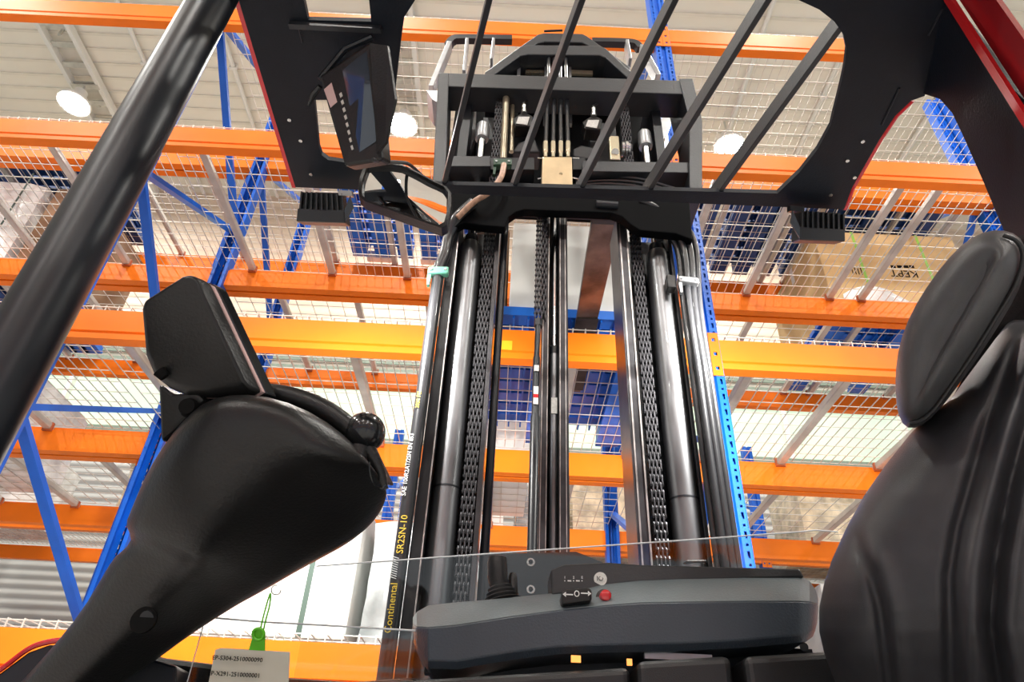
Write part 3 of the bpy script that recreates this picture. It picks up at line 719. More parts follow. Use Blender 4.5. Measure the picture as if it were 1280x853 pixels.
# centre column: free-lift cylinder between two rails, chain and rod at its left
vbox('centre_rail', X5(675.5), X5(685), 1.47, 1.56, ZB, 1.56, rail_m, bevel=0.0015, seg=1)
vbox('centre_rail', X5(699), X5(712), 1.47, 1.56, ZB, 1.56, rail_m, bevel=0.0015, seg=1)
vbox('centre_web', X5(685), X5(699), 1.535, 1.555, ZB, 1.56, black, bevel=0)
cx_ = (X5(687, 1.5)+X5(697.5, 1.5))/2
cc = MB().cyl(W(cx_, 1.495, ZB), W(cx_, 1.495, 1.02), 0.0118, 18).build('free_lift_cylinder', cyl_m, truck)
MB().cyl(W(cx_, 1.495, 1.02), W(cx_, 1.495, 1.56), 0.0078, 14).build('rod', chrome, cc)
MB().cyl(W(cx_, 1.495, 1.012), W(cx_, 1.495, 1.035), 0.0128, 18).build('gland', black, cc)
MB().box(W(cx_-0.008, 1.481, 0.83), W(cx_+0.007, 1.4835, 0.875)).build('sticker', sticker_wh, cc, 0)
for px_ in (677, 684, 700.5, 708):
    vbox('worn_edge', X5(px_), X5(px_+1.0), 1.4685, 1.47, ZB, 1.55, railedge)
xr = X5(669, 1.45)
ch = chain(X5(672.5, 1.46), 1.46, 1.105, 1.52, 'free_lift_chain')
rod = MB().tube([W(xr, 1.45, ZB), W(xr, 1.45, 0.80), W(xr, 1.45, 0.805), W(xr, 1.45, 0.97), W(xr, 1.45, 0.975), W(xr+0.002, 1.455, 1.08), W(xr+0.003, 1.458, 1.10)], [0.011, 0.011, 0.009, 0.009, 0.007, 0.007, 0.007], 14).build('chain_anchor_rod', black, truck)
MB().cyl(W(xr+0.003, 1.458, 1.075), W(xr+0.003, 1.458, 1.095), 0.012, 6).build('anchor_nut', black_sat, rod)
for z0, z1 in ((0.83, 0.88), (0.925, 0.942)):
    MB().box(W(xr-0.006, 1.4395, z0), W(xr+0.006, 1.442, z1)).build('sticker', sticker_wh, rod, 0)
MB().box(W(xr-0.006, 1.439, 0.848), W(xr+0.006, 1.4398, 0.858)).build('sticker_band', btn_red, rod, 0)
# top crossbar of the outer mast with its arched lower edge
cbp = [(562, 236), (862, 250), (866, 300), (845, 292), (800, 288), (788, 280), (778, 271), (764, 266), (710, 264), (655, 262), (645, 265), (636, 271), (631, 284), (606, 282), (580, 278), (566, 285)]
MB().prism([PY(*p, 1.40) for p in cbp], (0, 0.03, 0)).build('mast_crossbar', crossm, truck, 0, bevel=0.003)  # darker than the other mast steel: its shade is in the colour
MB().cyl(PY(745, 256, 1.40), PY(772, 258, 1.40), 0.013, 16).build('crossbar_roller', black, truck)
# hydraulic hose at the left with printing
hx = X5(524.5, 1.42); hr = 0.0158
hose = MB().tube([W(hx, 1.42, ZB), W(hx, 1.42, 1.24)], hr, 20).build('hydraulic_hose', hose_m, truck)
up_ = MB().tube(spl([W(hx, 1.42, 1.23), PY(556, 318, 1.42), PY(561, 296, 1.42), PY(572, 272, 1.40), PY(592, 253, 1.38)]), [hr]*25, 16).build('hose_bend', hose_m, hose)
MB().tube(spl([PY(572, 272, 1.385), PY(592, 253, 1.37), PY(612, 240, 1.36), PY(626, 222, 1.36), PY(630, 206, 1.38)]), 0.0085, 12).build('hose_sleeve', hose_tan, hose)
def clamp(pa, pb, m, Y, parent, hgt=0.02):
    a, b = PY(*pa, Y), PY(*pb, Y)
    k = MB().prism([a+V((0, 0, -hgt)), b+V((0, 0, -hgt)), b+V((0, 0, hgt*0.15)), a+V((0, 0, hgt*0.15))], (0, 0.022, 0)).build('hose_clamp', m, parent, 0, bevel=0.004)
    for t_ in (0.16, 0.84):
        p = mid(a, b, t_)+V((0, 0, -hgt*0.42))
        MB().cyl(p-V((0, 0.003, 0)), p+V((0, 0.001, 0)), 0.004, 10).build('clamp_bolt', steel_lt, k)
    MB().prism([a+V((0, 0.006, -hgt)), a+V((0.010, 0.006, -hgt)), a+V((0.008, 0.006, -hgt-0.035)), a+V((0.002, 0.006, -hgt-0.035))], (0, 0.012, 0)).build('clamp_tongue', m, k, 0)
    return k
clamp((535, 334), (561, 334), green_lt, 1.398, hose, 0.020)
nh = (0, -1, 0)
text('SR2SN-10', 'print_yellow', yellow_p, hose, PY(503, 668, 1.404), (0, 0, 1), nh, 0.020)
text('Continental', 'print_yellow', yellow_p, hose, PY(489, 760, 1.404), (0, 0, 1), nh, 0.020)
text('2030 PSI', 'print_yellow', yellow_p, hose, PY(523, 500, 1.404), (0, 0, 1), nh, 0.013)
text('SAE 100R2AT/2SN EN 853', 'print_white', white_p, hose, PY(510, 580, 1.404), (0, 0, 1), nh, 0.0135)
text('//////////', 'print_white', white_p, hose, PY(494, 710, 1.404), (0, 0, 1), nh, 0.016)
# bundle of hoses at the right, bending in under the crossbar
for k, (px_, yy, r) in enumerate([(873, 1.44, 0.0085), (880.5, 1.43, 0.0095), (888, 1.432, 0.0095), (895, 1.44, 0.0085)]):
    x = X5(px_, yy); dx = (px_-873)
    pts = [W(x, yy, ZB), W(x, yy, 0.3), W(x, yy, 0.9)] + [W(x, yy, 1.15), PY(848+dx*1.0, 318-dx*0.3, yy), PY(836+dx*0.9, 292-dx*0.6, yy-0.01), PY(818+dx*0.8, 268-dx*0.7, yy-0.02), PY(795+dx*0.6, 254-dx*0.5, yy-0.03)]
    MB().tube(pts[:2]+spl(pts[2:], 6), r, 12).build('mast_hose', hose_m, truck)
kc = clamp((848, 345), (874, 348), steel_lt, 1.408, truck, 0.016)
MB().box(PY(833, 343, 1.42), PY(846, 359, 1.42)+V((0, 0.03, 0))).build('tube_clip', plastic, kc, 0, bevel=0.003)
MB().tube([W(crx-crr-0.002, 1.50, 0.47), W(crx-crr*0.5, 1.455, 0.472), W(crx+crr*0.6, 1.455, 0.475), W(crx+crr+0.003, 1.48, 0.475)], 0.003, 6).build('cable_tie', rubber, truck)

# ---- upper stage seen through the guard bars
def front(poly, Y, dep, m, name, **kw): return MB().prism([PY(*p, Y) for p in poly], (0, dep, 0)).build(name, m, truck, 0, **kw)
front([(556, 91), (866, 101), (866, 118), (556, 108)], 1.43, 0.10, black_sat, 'carriage_top_bar', bevel=0.003)
front([(548, 91), (561, 91), (556, 240), (540, 240)], 1.425, 0.16, black_sat, 'side_plate', bevel=0.003)
front([(849, 98), (866, 98), (878, 150), (878, 245), (862, 245), (862, 150)], 1.425, 0.16, black_sat, 'side_plate', bevel=0.003)
front([(562, 195), (613, 195), (613, 208), (562, 208)], 1.44, 0.09, black_sat, 'lower_bar', bevel=0.002)
front([(612, 197), (668, 197), (668, 212), (612, 212)], 1.46, 0.06, black, 'lower_bar', bevel=0.002)
front([(728, 201), (868, 203), (868, 216), (728, 214)], 1.44, 0.09, black_sat, 'lower_bar', bevel=0.002)
front([(716, 197), (732, 197), (732, 212), (716, 212)], 1.46, 0.06, black, 'lower_bar', bevel=0.002)
vbox('carriage_dark_back', -0.27, 0.55, 1.72, 1.75, 1.76, 2.44, crossm)  # black panel added so the openings between the bars stay dark
MB().prism([PY(*p, 1.70) for p in [(618, 95), (655, 66), (752, 67), (788, 97)]], (0, 0.02, 0)).build('arch_dark_fill', crossm, truck, 0)  # black fill added to keep the space under the arch dark
vbox('carriage_side', -0.21, -0.18, 1.50, 1.75, 1.75, 2.20, black)
vbox('carriage_side', 0.45, 0.48, 1.50, 1.75, 1.75, 2.20, black)
vbox('carriage_lower_back', -0.22, 0.50, 1.54, 1.56, 1.58, 1.70, black)
# arched heads
def arched(pts, Y, hgt, dep, name):
    lo = [(x, y+hgt) for x, y in pts]
    return MB().prism([PY(*p, Y) for p in pts] + [PY(*p, Y) for p in reversed(lo)], (0, dep, 0)).build(name, black_sat, truck, 0, bevel=0.004)
arched([(606, 90), (650, 58), (660, 56), (750, 57), (757, 60), (790, 90)], 1.50, 12, 0.20, 'inner_arch')
arched([(622, 78), (672, 43), (680, 41), (728, 42), (734, 45), (788, 84)], 1.66, 11, 0.14, 'outer_arch')
vbox('arch_post', PY(647, 80, 1.55).x, PY(651, 80, 1.55).x, 1.55, 1.57, 2.05, 2.40, steel_lt)
vbox('arch_post', PY(681, 75, 1.55).x, PY(684, 75, 1.55).x, 1.55, 1.57, 2.05, 2.40, steel_lt)
vbox('arch_post', PY(711, 75, 1.55).x, PY(714, 75, 1.55).x, 1.55, 1.57, 2.05, 2.40, steel_lt)
MB().box(PY(657, 87, 1.56), PY(680, 92, 1.56)+V((0, 0.01, 0))).build('guide_block', brass, truck, 0)
MB().box(PY(712, 87, 1.56), PY(741, 93, 1.56)+V((0, 0.01, 0))).build('guide_block', tube_tan, truck, 0)
MB().cyl(PY(680, 39, 1.66), PY(703, 38, 1.66), 0.005, 8).build('pin', black, truck)
# load backrest
lb = MB().tube(spl([PY(560, 58, 1.78), PY(566, 51, 1.78), PY(578, 49, 1.78), PY(640, 50, 1.78)]), 0.022, 4).build('load_backrest', black, truck, 0)
MB().tube(spl([PY(740, 53, 1.78), PY(780, 54, 1.78), PY(794, 56, 1.78), PY(800, 62, 1.78)]), 0.022, 4).build('backrest_top', black, lb, 0)
def slant(a, b, wd, name):
    p, q = PY(*a, 1.76), PY(*b, 1.70)
    MB().bar(p, q, wd, 0.05, (0, 1, 0)).build(name, steel_lt, lb, 0, bevel=0.003)
slant((562, 58), (539, 114), 0.022, 'backrest_side'); slant((802, 62), (822, 100), 0.022, 'backrest_side')
slant((584, 54), (580, 95), 0.014, 'backrest_rod'); slant((617, 54), (614, 80), 0.012, 'backrest_rod'); slant((783, 56), (787, 80), 0.014, 'backrest_rod')
MB().prism([PY(533, 113, 1.60), PY(552, 113, 1.60), PY(550, 130, 1.60), PY(540, 124, 1.60)], (0, 0.12, 0)).build('corner_gusset', steel_lt, lb, 0)
# tan tube and clamp
MB().cyl(PY(633, 116, 1.47), PY(629, 200, 1.47), 0.0115, 14).build('tan_tube', tube_tan, truck)
MB().cyl(PY(641, 118, 1.50), PY(639, 190, 1.50), 0.008, 12).build('tan_tube', tube_tan, truck)
clamp((617, 199), (640, 199), green_dk, 1.42, truck, 0.026)
# four hoses into the gold manifold
man = front([(678, 196), (715, 196), (716, 234), (677, 234)], 1.42, 0.06, gold, 'valve_manifold', bevel=0.003)
MB().cyl(PY(701, 218, 1.4195), PY(701, 218, 1.424), 0.006, 14).build('plug', gold, man)
for s_ in ((672, 679, -1), (714, 724, 1)):
    MB().tube([PY(s_[0] if s_[2] < 0 else s_[1], 198, 1.43), PY(s_[1] if s_[2] < 0 else s_[0], 198, 1.43), PY(s_[1] if s_[2] < 0 else s_[0], 222, 1.43), PY(s_[0] if s_[2] < 0 else s_[1], 224, 1.43)], 0.0025, 6).build('bracket', nickel, man)
for xp, xt in ((682, 686), (691.5, 693), (701, 700), (710, 707)):
    h = MB().tube([PY(xp, 184, 1.45), PY((xp+xt)/2, 130, 1.47), PY(xt, 70, 1.52)], 0.0072, 12).build('manifold_hose', hose_m, man)
    MB().tube([PY(xp, 197, 1.445), PY(xp, 192, 1.445), PY(xp, 191, 1.445), PY(xp, 178, 1.445)], [0.0065, 0.0065, 0.0085, 0.0085], 8).build('fitting', brass, h)
# solenoid valves
for (x, y) in ((654, 150), (741, 154)):
    sv = MB().prism([PY(x-13, y-2, 1.47), PY(x, y-11, 1.47), PY(x+12, y-5, 1.47), PY(x+10, y+8, 1.47), PY(x-10, y+7, 1.47)], (0, 0.05, 0)).build('solenoid_valve', plastic, truck, 0, bevel=0.004)
    MB().prism([PY(x-6, y-4, 1.4665), PY(x+8, y-4, 1.4665), PY(x+5, y+6, 1.4665), PY(x-9, y+4, 1.4665)], (0, 0.002, 0)).build('sticker', sticker_wh, sv, 0)
    MB().tube([PY(x+1, y-8, 1.47), PY(x+1, y-12, 1.47), PY(x+1, y-13, 1.47), PY(x+1, y-17, 1.47), PY(x+1, y-18, 1.47), PY(x+1, y-22, 1.47)], [0.010, 0.010, 0.006, 0.009, 0.009, 0.004], 10).build('fitting', nickel, sv)
    MB().tube(spl([PY(x+1, y-21, 1.47), PY(x+8, y-27, 1.49), PY(x+14, y-40, 1.54)]), 0.004, 8).build('lead', hose_m, sv)
# nickel sheave by the right chain
sh = MB().box(PY(761, 169, 1.46), PY(776, 200, 1.46)+V((0, 0.03, 0))).build('sheave_block', brass, truck, 0, bevel=0.004)
for a, b, r in ((777, 780, 0.026), (781, 784, 0.030), (785, 787, 0.024)):
    MB().cyl(V((PY(a, 185, 1.47).x, 1.475, PY(780, 186, 1.47).z)), V((PY(b, 185, 1.47).x, 1.475, PY(780, 186, 1.47).z)), r, 20).build('sheave_disc', nickel, sh)
MB().cyl(PY(769, 190, 1.455), PY(769, 190, 1.47), 0.012, 12).build('bolt', nickel, sh)
# bare bracket and blue-grey plates at the right
front([(812, 128), (820, 128), (823, 172), (814, 176)], 1.62, 0.03, steel_lt, 'mast_gusset')
front([(826, 150), (836, 133), (840, 150), (832, 172), (824, 178)], 1.66, 0.03, steel_lt, 'mast_gusset')
front([(587, 122), (596, 122), (594, 170), (587, 190), (583, 150)], 1.60, 0.03, steel_lt, 'mast_gusset')
front([(738, 220), (747, 220), (747, 232), (738, 232)], 1.50, 0.03, gold, 'hose_ferrule')
for k in range(3):
    MB().tube(spl([PY(720, 226+k*3, 1.48), PY(760, 222+k*4, 1.47), PY(800, 224+k*5, 1.46), PY(850, 238+k*4, 1.45)]), 0.005, 8).build('cross_hose', hose_m, truck)
MB().prism([PY(640, 190, 1.50), PY(648, 178, 1.50), PY(668, 172, 1.50), PY(676, 190, 1.50)], (0, 0.08, 0)).build('cover_cap', black_sat, truck, 0, bevel=0.006)
MB().prism([PY(716, 196, 1.50), PY(716, 186, 1.50), PY(726, 181, 1.50), PY(742, 184, 1.50), PY(744, 200, 1.50)], (0, 0.08, 0)).build('cover_cap', black_sat, truck, 0, bevel=0.006)

# ---- forks
def fork(xa, xb):
    z = 1.665
    f_ = MB().hexa([W(xa, 1.66, z), W(xb, 1.66, z), W(xb-0.012, 2.78, z+0.012), W(xa+0.012, 2.78, z+0.012), W(xa, 1.66, z+0.035), W(xb, 1.66, z+0.035), W(xb-0.012, 2.78, z+0.022), W(xa+0.012, 2.78, z+0.022)]).build('fork', fork_m, truck, 0, bevel=0.003)
    MB().hexa([W(xa, 1.62, z), W(xb, 1.62, z), W(xb, 1.66, z), W(xa, 1.66, z), W(xa, 1.62, 2.15), W(xb, 1.62, 2.15), W(xb, 1.655, 2.15), W(xa, 1.655, 2.15)]).build('fork_shank', black_sat, f_, 0)
    MB().box(W(xa+0.004, 2.19, z-0.001), W(xb-0.004, 2.74, z+0.004)).build('fork_tip_shadow_strip', forktip_m, f_, 0)  # dark strip standing for the worn tip and its shadow
fork(0.248, 0.345); fork(-0.147, -0.055)

# ---- console -------------------------------------------------------
st = [  # px x, top y, band y, bottom y, Y shift
    (516, 772, 781, 801, 0.075), (521, 765, 784, 815, 0.035), (535, 757, 785, 834, 0.010), (570, 753, 782, 835, 0.0), (640, 747, 771, 823, 0.0), (700, 741, 763, 816, 0.0),
    (760, 728, 757, 814, 0.0), (800, 724, 754, 813, 0.0), (850, 722, 753, 812, 0.0), (930, 720.5, 752, 808, 0.0), (998, 720, 752, 802, 0.004), (1012, 726, 753, 800, 0.015), (1020, 738, 755, 794, 0.04), (1023, 750, 757, 786, 0.08)]
top_r, bod_r = [], []
for x, yt, yb_, yo, s_ in st:
    a = PY(x, yt, 1.06+s_*0.6); b_ = PY(x, yb_, 1.0+s_); c_ = PY(x, yo, 1.0+s_)
    c2 = c_ + V((0, 0.0, 0))
    top_r.append([a, b_, V((b_.x, 1.17, b_.z)), V((a.x, 1.17, a.z))])
    bod_r.append([b_, V((c_.x, c_.y-0.0, c_.z+0.008)), V((c_.x, c_.y+0.012, c_.z)), V((c_.x, 1.16, c_.z)), V((b_.x, 1.16, b_.z))])
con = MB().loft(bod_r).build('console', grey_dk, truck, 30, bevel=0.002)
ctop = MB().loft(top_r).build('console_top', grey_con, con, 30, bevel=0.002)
pan = MB().prism([PY(*p, 1.055) for p in [(688, 713), (705, 706), (760, 703), (800, 706), (1000, 711), (1006, 722), (850, 726), (800, 728), (770, 731), (757, 735), (690, 745)]], (0, 0.07, 0)).build('console_panel', grey_pan, con, 0, bevel=0.003)
nn = (0, -1, 0)
for xp, ch_ in ((706, '1'), (717, '2'), (727.5, 'E')):
    text(ch_, 'scale_figure', white_p, pan, PY(xp, 722.5, 1.0545), (1, 0, 0), nn, 0.0052)
    MB().box(PY(xp-0.6, 727, 1.0545), PY(xp+0.6, 725.8, 1.0545)+V((0, 0.001, 0))).build('scale_mark', white_p, pan, 0)
for xp in (709.5, 720):
    MB().box(PY(xp, 727, 1.0545), PY(xp+4.6, 725.8, 1.0545)+V((0, 0.001, 0))).build('scale_mark', white_p, pan, 0)
hb = MB().cyl(PY(750.5, 724, 1.0525), PY(750.5, 724, 1.056), 0.0098, 24).build('horn_symbol', sticker_wh, pan)
text('IO', 'horn_glyph', grey_pan, hb, PY(750, 724, 1.0525), (1, 0, 0), nn, 0.010)
sw = MB().prism([PY(702, 740, 0.995), PY(708, 737, 0.995), PY(735, 734, 0.995), PY(740, 737, 0.995), PY(740, 751, 0.995), PY(702, 756, 0.995)], (0, 0.07, 0)).build('direction_switch', plastic, con, 0, bevel=0.004)
for sgn, xc in ((-1, 711), (1, 731.5)):
    p = PY(xc, 743.5 if sgn < 0 else 742, 0.9945)
    MB().box(p+V((-0.006, 0, -0.0008)), p+V((0.006, 0.001, 0.0008))).build('arrow_shaft', white_p, sw, 0)
    MB().prism([p+V((sgn*0.0085, 0, 0)), p+V((sgn*0.004, 0, 0.0036)), p+V((sgn*0.004, 0, -0.0036))], (0, 0.001, 0)).build('arrow_head', white_p, sw, 0)
pz_ = PY(721, 742.5, 0.9945)
MB().tube([pz_+V((0.0032*math.cos(a), 0, 0.0038*math.sin(a))) for a in [2*math.pi*k/12 for k in range(13)]], 0.0007, 6).build('neutral_mark', white_p, sw)
rb = PY(757, 745, 1.015)
eb = MB().tube([rb+V((0, 0.03, 0)), rb+V((0, 0.012, 0)), rb+V((0, 0.011, 0))], [0.0125, 0.0125, 0.009], 20).build('button_bezel', plastic, con)
MB().tube([rb+V((0, 0.012, 0)), rb, rb+V((0, -0.004, 0)), rb+V((0, -0.006, 0))], [0.0085, 0.0085, 0.0075, 0.004], 20).build('red_button', btn_red, eb)
MB().box(PY(765, 829, 0.999), PY(777, 818, 0.999)+V((0, 0.004, 0))).build('socket', plastic, con, 0) if False else None
# joystick with bellows
jy = 1.09
b = []; 
jb = PY(628, 752, jy); jt = PY(624, 730, jy)
rr_ = []
pts = []; 
for k in range(9):
    pts.append(mid(jb, jt, k/8)); rr_.append((0.030-0.014*k/8)*(1.0 if k % 2 == 0 else 0.84))
bel = MB().tube(pts, rr_, 20).build('joystick', rubber, con, 60)
MB().tube([PY(625, 738, jy), PY(624, 732, jy), PY(622, 722, jy), PY(621.5, 704, jy), PY(622, 698, jy), PY(622, 696.5, jy)], [0.011, 0.0145, 0.0160, 0.0158, 0.0148, 0.011], 18).build('joystick_grip', plastic, bel)
MB().tube([PY(641, 742, jy+0.01), PY(641, 722, jy+0.01), PY(641, 717, jy+0.01)], [0.008, 0.007, 0.005], 14).build('joystick_trigger', plastic, bel)
# bracket plate with two bolts behind the joystick
bp = MB().prism([PY(*p, 1.24) for p in [(606, 693), (720, 690), (760, 706), (760, 760), (606, 760)]], (0, 0.012, 0)).build('mast_guard_plate', black_sat, truck, 0)
for y_ in (703, 737):
    p = PY(663.5, y_, 1.238)
    k = MB().cyl(p, p+V((0, 0.004, 0)), 0.0075, 18).build('bolt', nickel, bp)
    MB().cyl(p-V((0, 0.003, 0)), p, 0.0042, 6).build('bolt_socket', black, k)
# lower pads and trims below the console
def pad(px0, y0, px1, y1, Y, name='knee_pad'):
    a, b = PY(px0, y0, Y), PY(px1, y1, Y)
    return MB().hexa([V((a.x, Y, 0.7)), V((b.x, Y, 0.7)), V((b.x, Y+0.14, 0.7)), V((a.x, Y+0.14, 0.7)), a, b, b+V((0, 0.14, 0)), a+V((0, 0.14, 0))]).build(name, pad_m, truck, 0, bevel=0.010, seg=3)
pad(455, 853, 788, 833, 0.99); pad(796, 826, 914, 819, 0.985); pad(930, 820, 1060, 812, 0.98)
MB().box(PY(530, 842, 1.09), PY(1015, 812, 1.09)+V((0, 0.02, 0))).build('console_base', black, truck, 0)
MB().box(PY(806, 823.5, 1.02), PY(890, 819, 1.02)+V((0, 0.01, 0))).build('base_strip', steel_lt, truck, 0)
for x0, y0, x1, y1 in ((714, 828, 726, 821), (784, 832, 790, 825)):
    MB().box(PY(x0, y0, 0.996), PY(x1, y1-1, 0.996)+V((0, 0.003, 0))).build('indicator_lamp', led_am, truck, 0)
for xp in (884, 1005):
    MB().cyl(PY(xp, 809, 1.04), PY(xp, 809, 1.09), 0.006, 12).build('bolt', black, truck)
# left sill and door panel with red rim
MB().prism([PY(*p, 1.12) for p in [(180, 815), (205, 822), (262, 829), (320, 840), (362, 847), (440, 852), (520, 846), (520, 960), (180, 960)]], (0, 0.10, 0)).build('dash_sill', plastic, truck, 0, bevel=0.008)
dp = MB().prism([PY(*p, 1.05) for p in [(-60, 880), (0, 841), (35, 815), (60, 806), (120, 806), (220, 832), (220, 980), (-60, 980)]], (0, 0.06, 0)).build('door_panel', black, truck, 0, bevel=0.004)
MB().tube(spl([PY(-60, 878, 1.05), PY(0, 838, 1.05), PY(35, 812, 1.05), PY(60, 803, 1.05), PY(85, 800, 1.05)]), 0.0038, 8).build('red_rim', red_m, dp)

# ---- clear windscreen sheets
def sheet(top, Y, drop, name, left=None):
    T = [PY(*p, Y) for p in top]; B_ = [V((p.x, p.y, p.z-drop)) for p in T]
    s_ = MB().prism(T+list(reversed(B_)), (0, 0.004, 0)).build(name, glassm, truck, 0)
    MB().tube([p+V((0, 0.002, 0.0005)) for p in T], 0.0013, 6).build('sheet_edge', glass_edge, s_)
    if left: MB().tube([T[0], B_[0]], 0.0009, 6).build('sheet_edge', glass_edge, s_)
sheet([(395, 708), (520, 699), (690, 687), (850, 676), (1000, 665), (1020, 663), (1048, 665)], 1.21, 0.22, 'windscreen')
sheet([(257, 772), (330, 778), (420, 783), (522, 789)], 1.05, 0.10, 'lower_windscreen', True)

# ---- steering column ------------------------------------------------
rg = [((-20, 900), (110, 900)), ((24, 853), (163, 853)), ((72, 800), (205, 820)), ((107, 755), (250, 788)), ((138, 696), (298, 759)), ((147, 691), (309, 753)), ((166, 674), (322, 746)),
      ((152, 656), (336, 739)), ((158, 643), (345, 734)), ((178, 592), (372, 719)), ((200, 555), (402, 703)), ((222, 526), (428, 690)), ((248, 500), (447, 678)), ((282, 489), (464, 663)),
      ((330, 491), (476, 648)), ((385, 510), (483, 632)), ((430, 542), (485, 618)), ((455, 570), (483, 606))]
rings = []
for i, (a, b_) in enumerate(rg):
    base = 0.93 - 0.05*min(1, i/9)
    ring = []
    ts = [0, 0.04, 0.10, 0.30, 0.48, 0.56, 0.78, 0.94, 1.0]
    bul = [0, 0.034, 0.054, 0.076, 0.090, 0.084, 0.046, 0.016, 0]
    s_ = math.dist(a, b_)/215.0; s_ = min(1.0, max(0.45, s_))
    for t_, q in zip(ts, bul):
        x = a[0]+(b_[0]-a[0])*t_; y = a[1]+(b_[1]-a[1])*t_
        tilt = -0.03*(1-t_)+0.05*t_
        ring.append(PD(x, y, base - q*s_ + tilt*s_))
    for t_ in (0.94, 0.7, 0.4, 0.06):
        x = a[0]+(b_[0]-a[0])*t_; y = a[1]+(b_[1]-a[1])*t_
        ring.append(PD(x, y, base + 0.11*s_ + 0.03))
    rings.append(ring)
stc = MB().loft(rings).build('steering_column', plastic, truck, 60, subsurf=1)
p = PD(179, 775, 0.832)
MB().tube([p+V((0, 0.004, 0)), p, p-V((0, 0.0005, 0.0))], [0.0155, 0.0155, 0.011], 20).build('recess_shade_disc', ink_hole, stc)  # flat dark disc; the shade of the recess is its colour
p2 = PD(183, 773, 0.833)
MB().cyl(p2, p2+V((0, 0.004, 0.002)), 0.0085, 14).build('recess_screw', black_sat, stc)
MB().tube(spl([PD(462, 578, 0.80), PD(463, 593, 0.795), PD(468, 606, 0.795), PD(476, 612, 0.80), PD(482, 607, 0.805)]), 0.0012, 6).build('cover_seam', plastic_gl, stc)
# wheel rim along the head's top and its knob
rim = spl([PD(290, 491, 0.93), PD(335, 490, 0.92), PD(385, 503, 0.91), PD(425, 526, 0.90), (PD(455, 556, 0.89)), PD(475, 590, 0.88), PD(482, 612, 0.875)], 6)
wh = MB().tube(rim, [0.004+0.010*math.sin(math.pi*min(1, 0.12+i/len(rim)*0.95)) for i in range(len(rim))], 12).build('steering_wheel', plastic, stc)
wd_ = MB().prism([PD(300, 494, 0.94), PD(340, 492, 0.93), PD(392, 506, 0.92), PD(432, 533, 0.91), PD(462, 566, 0.90), PD(480, 605, 0.89), PD(440, 600, 0.95), PD(360, 540, 0.97)], (0.01, 0.03, 0.01)).build('wheel_disc', plastic, stc, 0, bevel=0.004)
kb = PD(456, 541, 0.90)
knob = MB().sphere(kb, 0.0268, 24, 16).build('steering_knob', plastic_gl, stc, 80)
MB().tube([kb+V((-0.004, 0.0, -0.05)), kb+V((-0.002, 0, -0.02))], [0.012, 0.014], 16).build('knob_stem', plastic, stc)
# display pod, seen from behind
DC = 0.87
dpx = [(178, 388), (181, 378), (231, 346), (240, 344), (249, 349), (255, 361), (314, 486), (300, 494), (232, 494), (212, 486), (194, 472), (183, 446)]
dout = [PD(x, y, DC) for x, y in dpx]
dc_ = PD(235, 425, DC-0.030)
dring0 = [mid(p, PD(236, 422, DC), 0.09) - V((0, 0.010, 0)) for p in dout]
n = len(dout); exd = V((0.020, 0.022, 0.004))
disp = MB()
disp.loft([dring0, dout, [p+exd*0.55 for p in dout]])
dsp = disp.build('display_pod', plastic, stc, 50, bevel=0.003)
MB().prism([mid(p, dc_, 0.02)+exd*0.60 for p in dout], exd*0.12).build('display_gasket', sticker_pk, dsp, 0)
MB().prism([p+exd*0.72 for p in dout], exd*0.55).build('display_front', plastic_gl, dsp, 0, bevel=0.002)
MB().tube([PD(199, 464, DC-0.014), PD(206, 472, DC-0.014)], [0.008, 0.006], 14).build('hole_shade_disc', ink_hole, dsp)  # black disc painted as the shade inside a cable opening
MB().prism([PD(197, 478, DC), PD(215, 492, DC), PD(245, 490, DC), PD(255, 500, DC), PD(215, 540, DC), PD(200, 552, DC), PD(199, 520, DC)], (0.02, 0.05, 0.01)).build('display_neck', plastic, stc, 0, bevel=0.004)
nb = PD(233, 508, DC-0.01)
MB().tube([nb, nb+V((0, 0.01, 0.003))], [0.010, 0.013], 14).build('hole_shade_disc', ink_hole, stc)  # solid disc, its black colour standing for shade in the opening

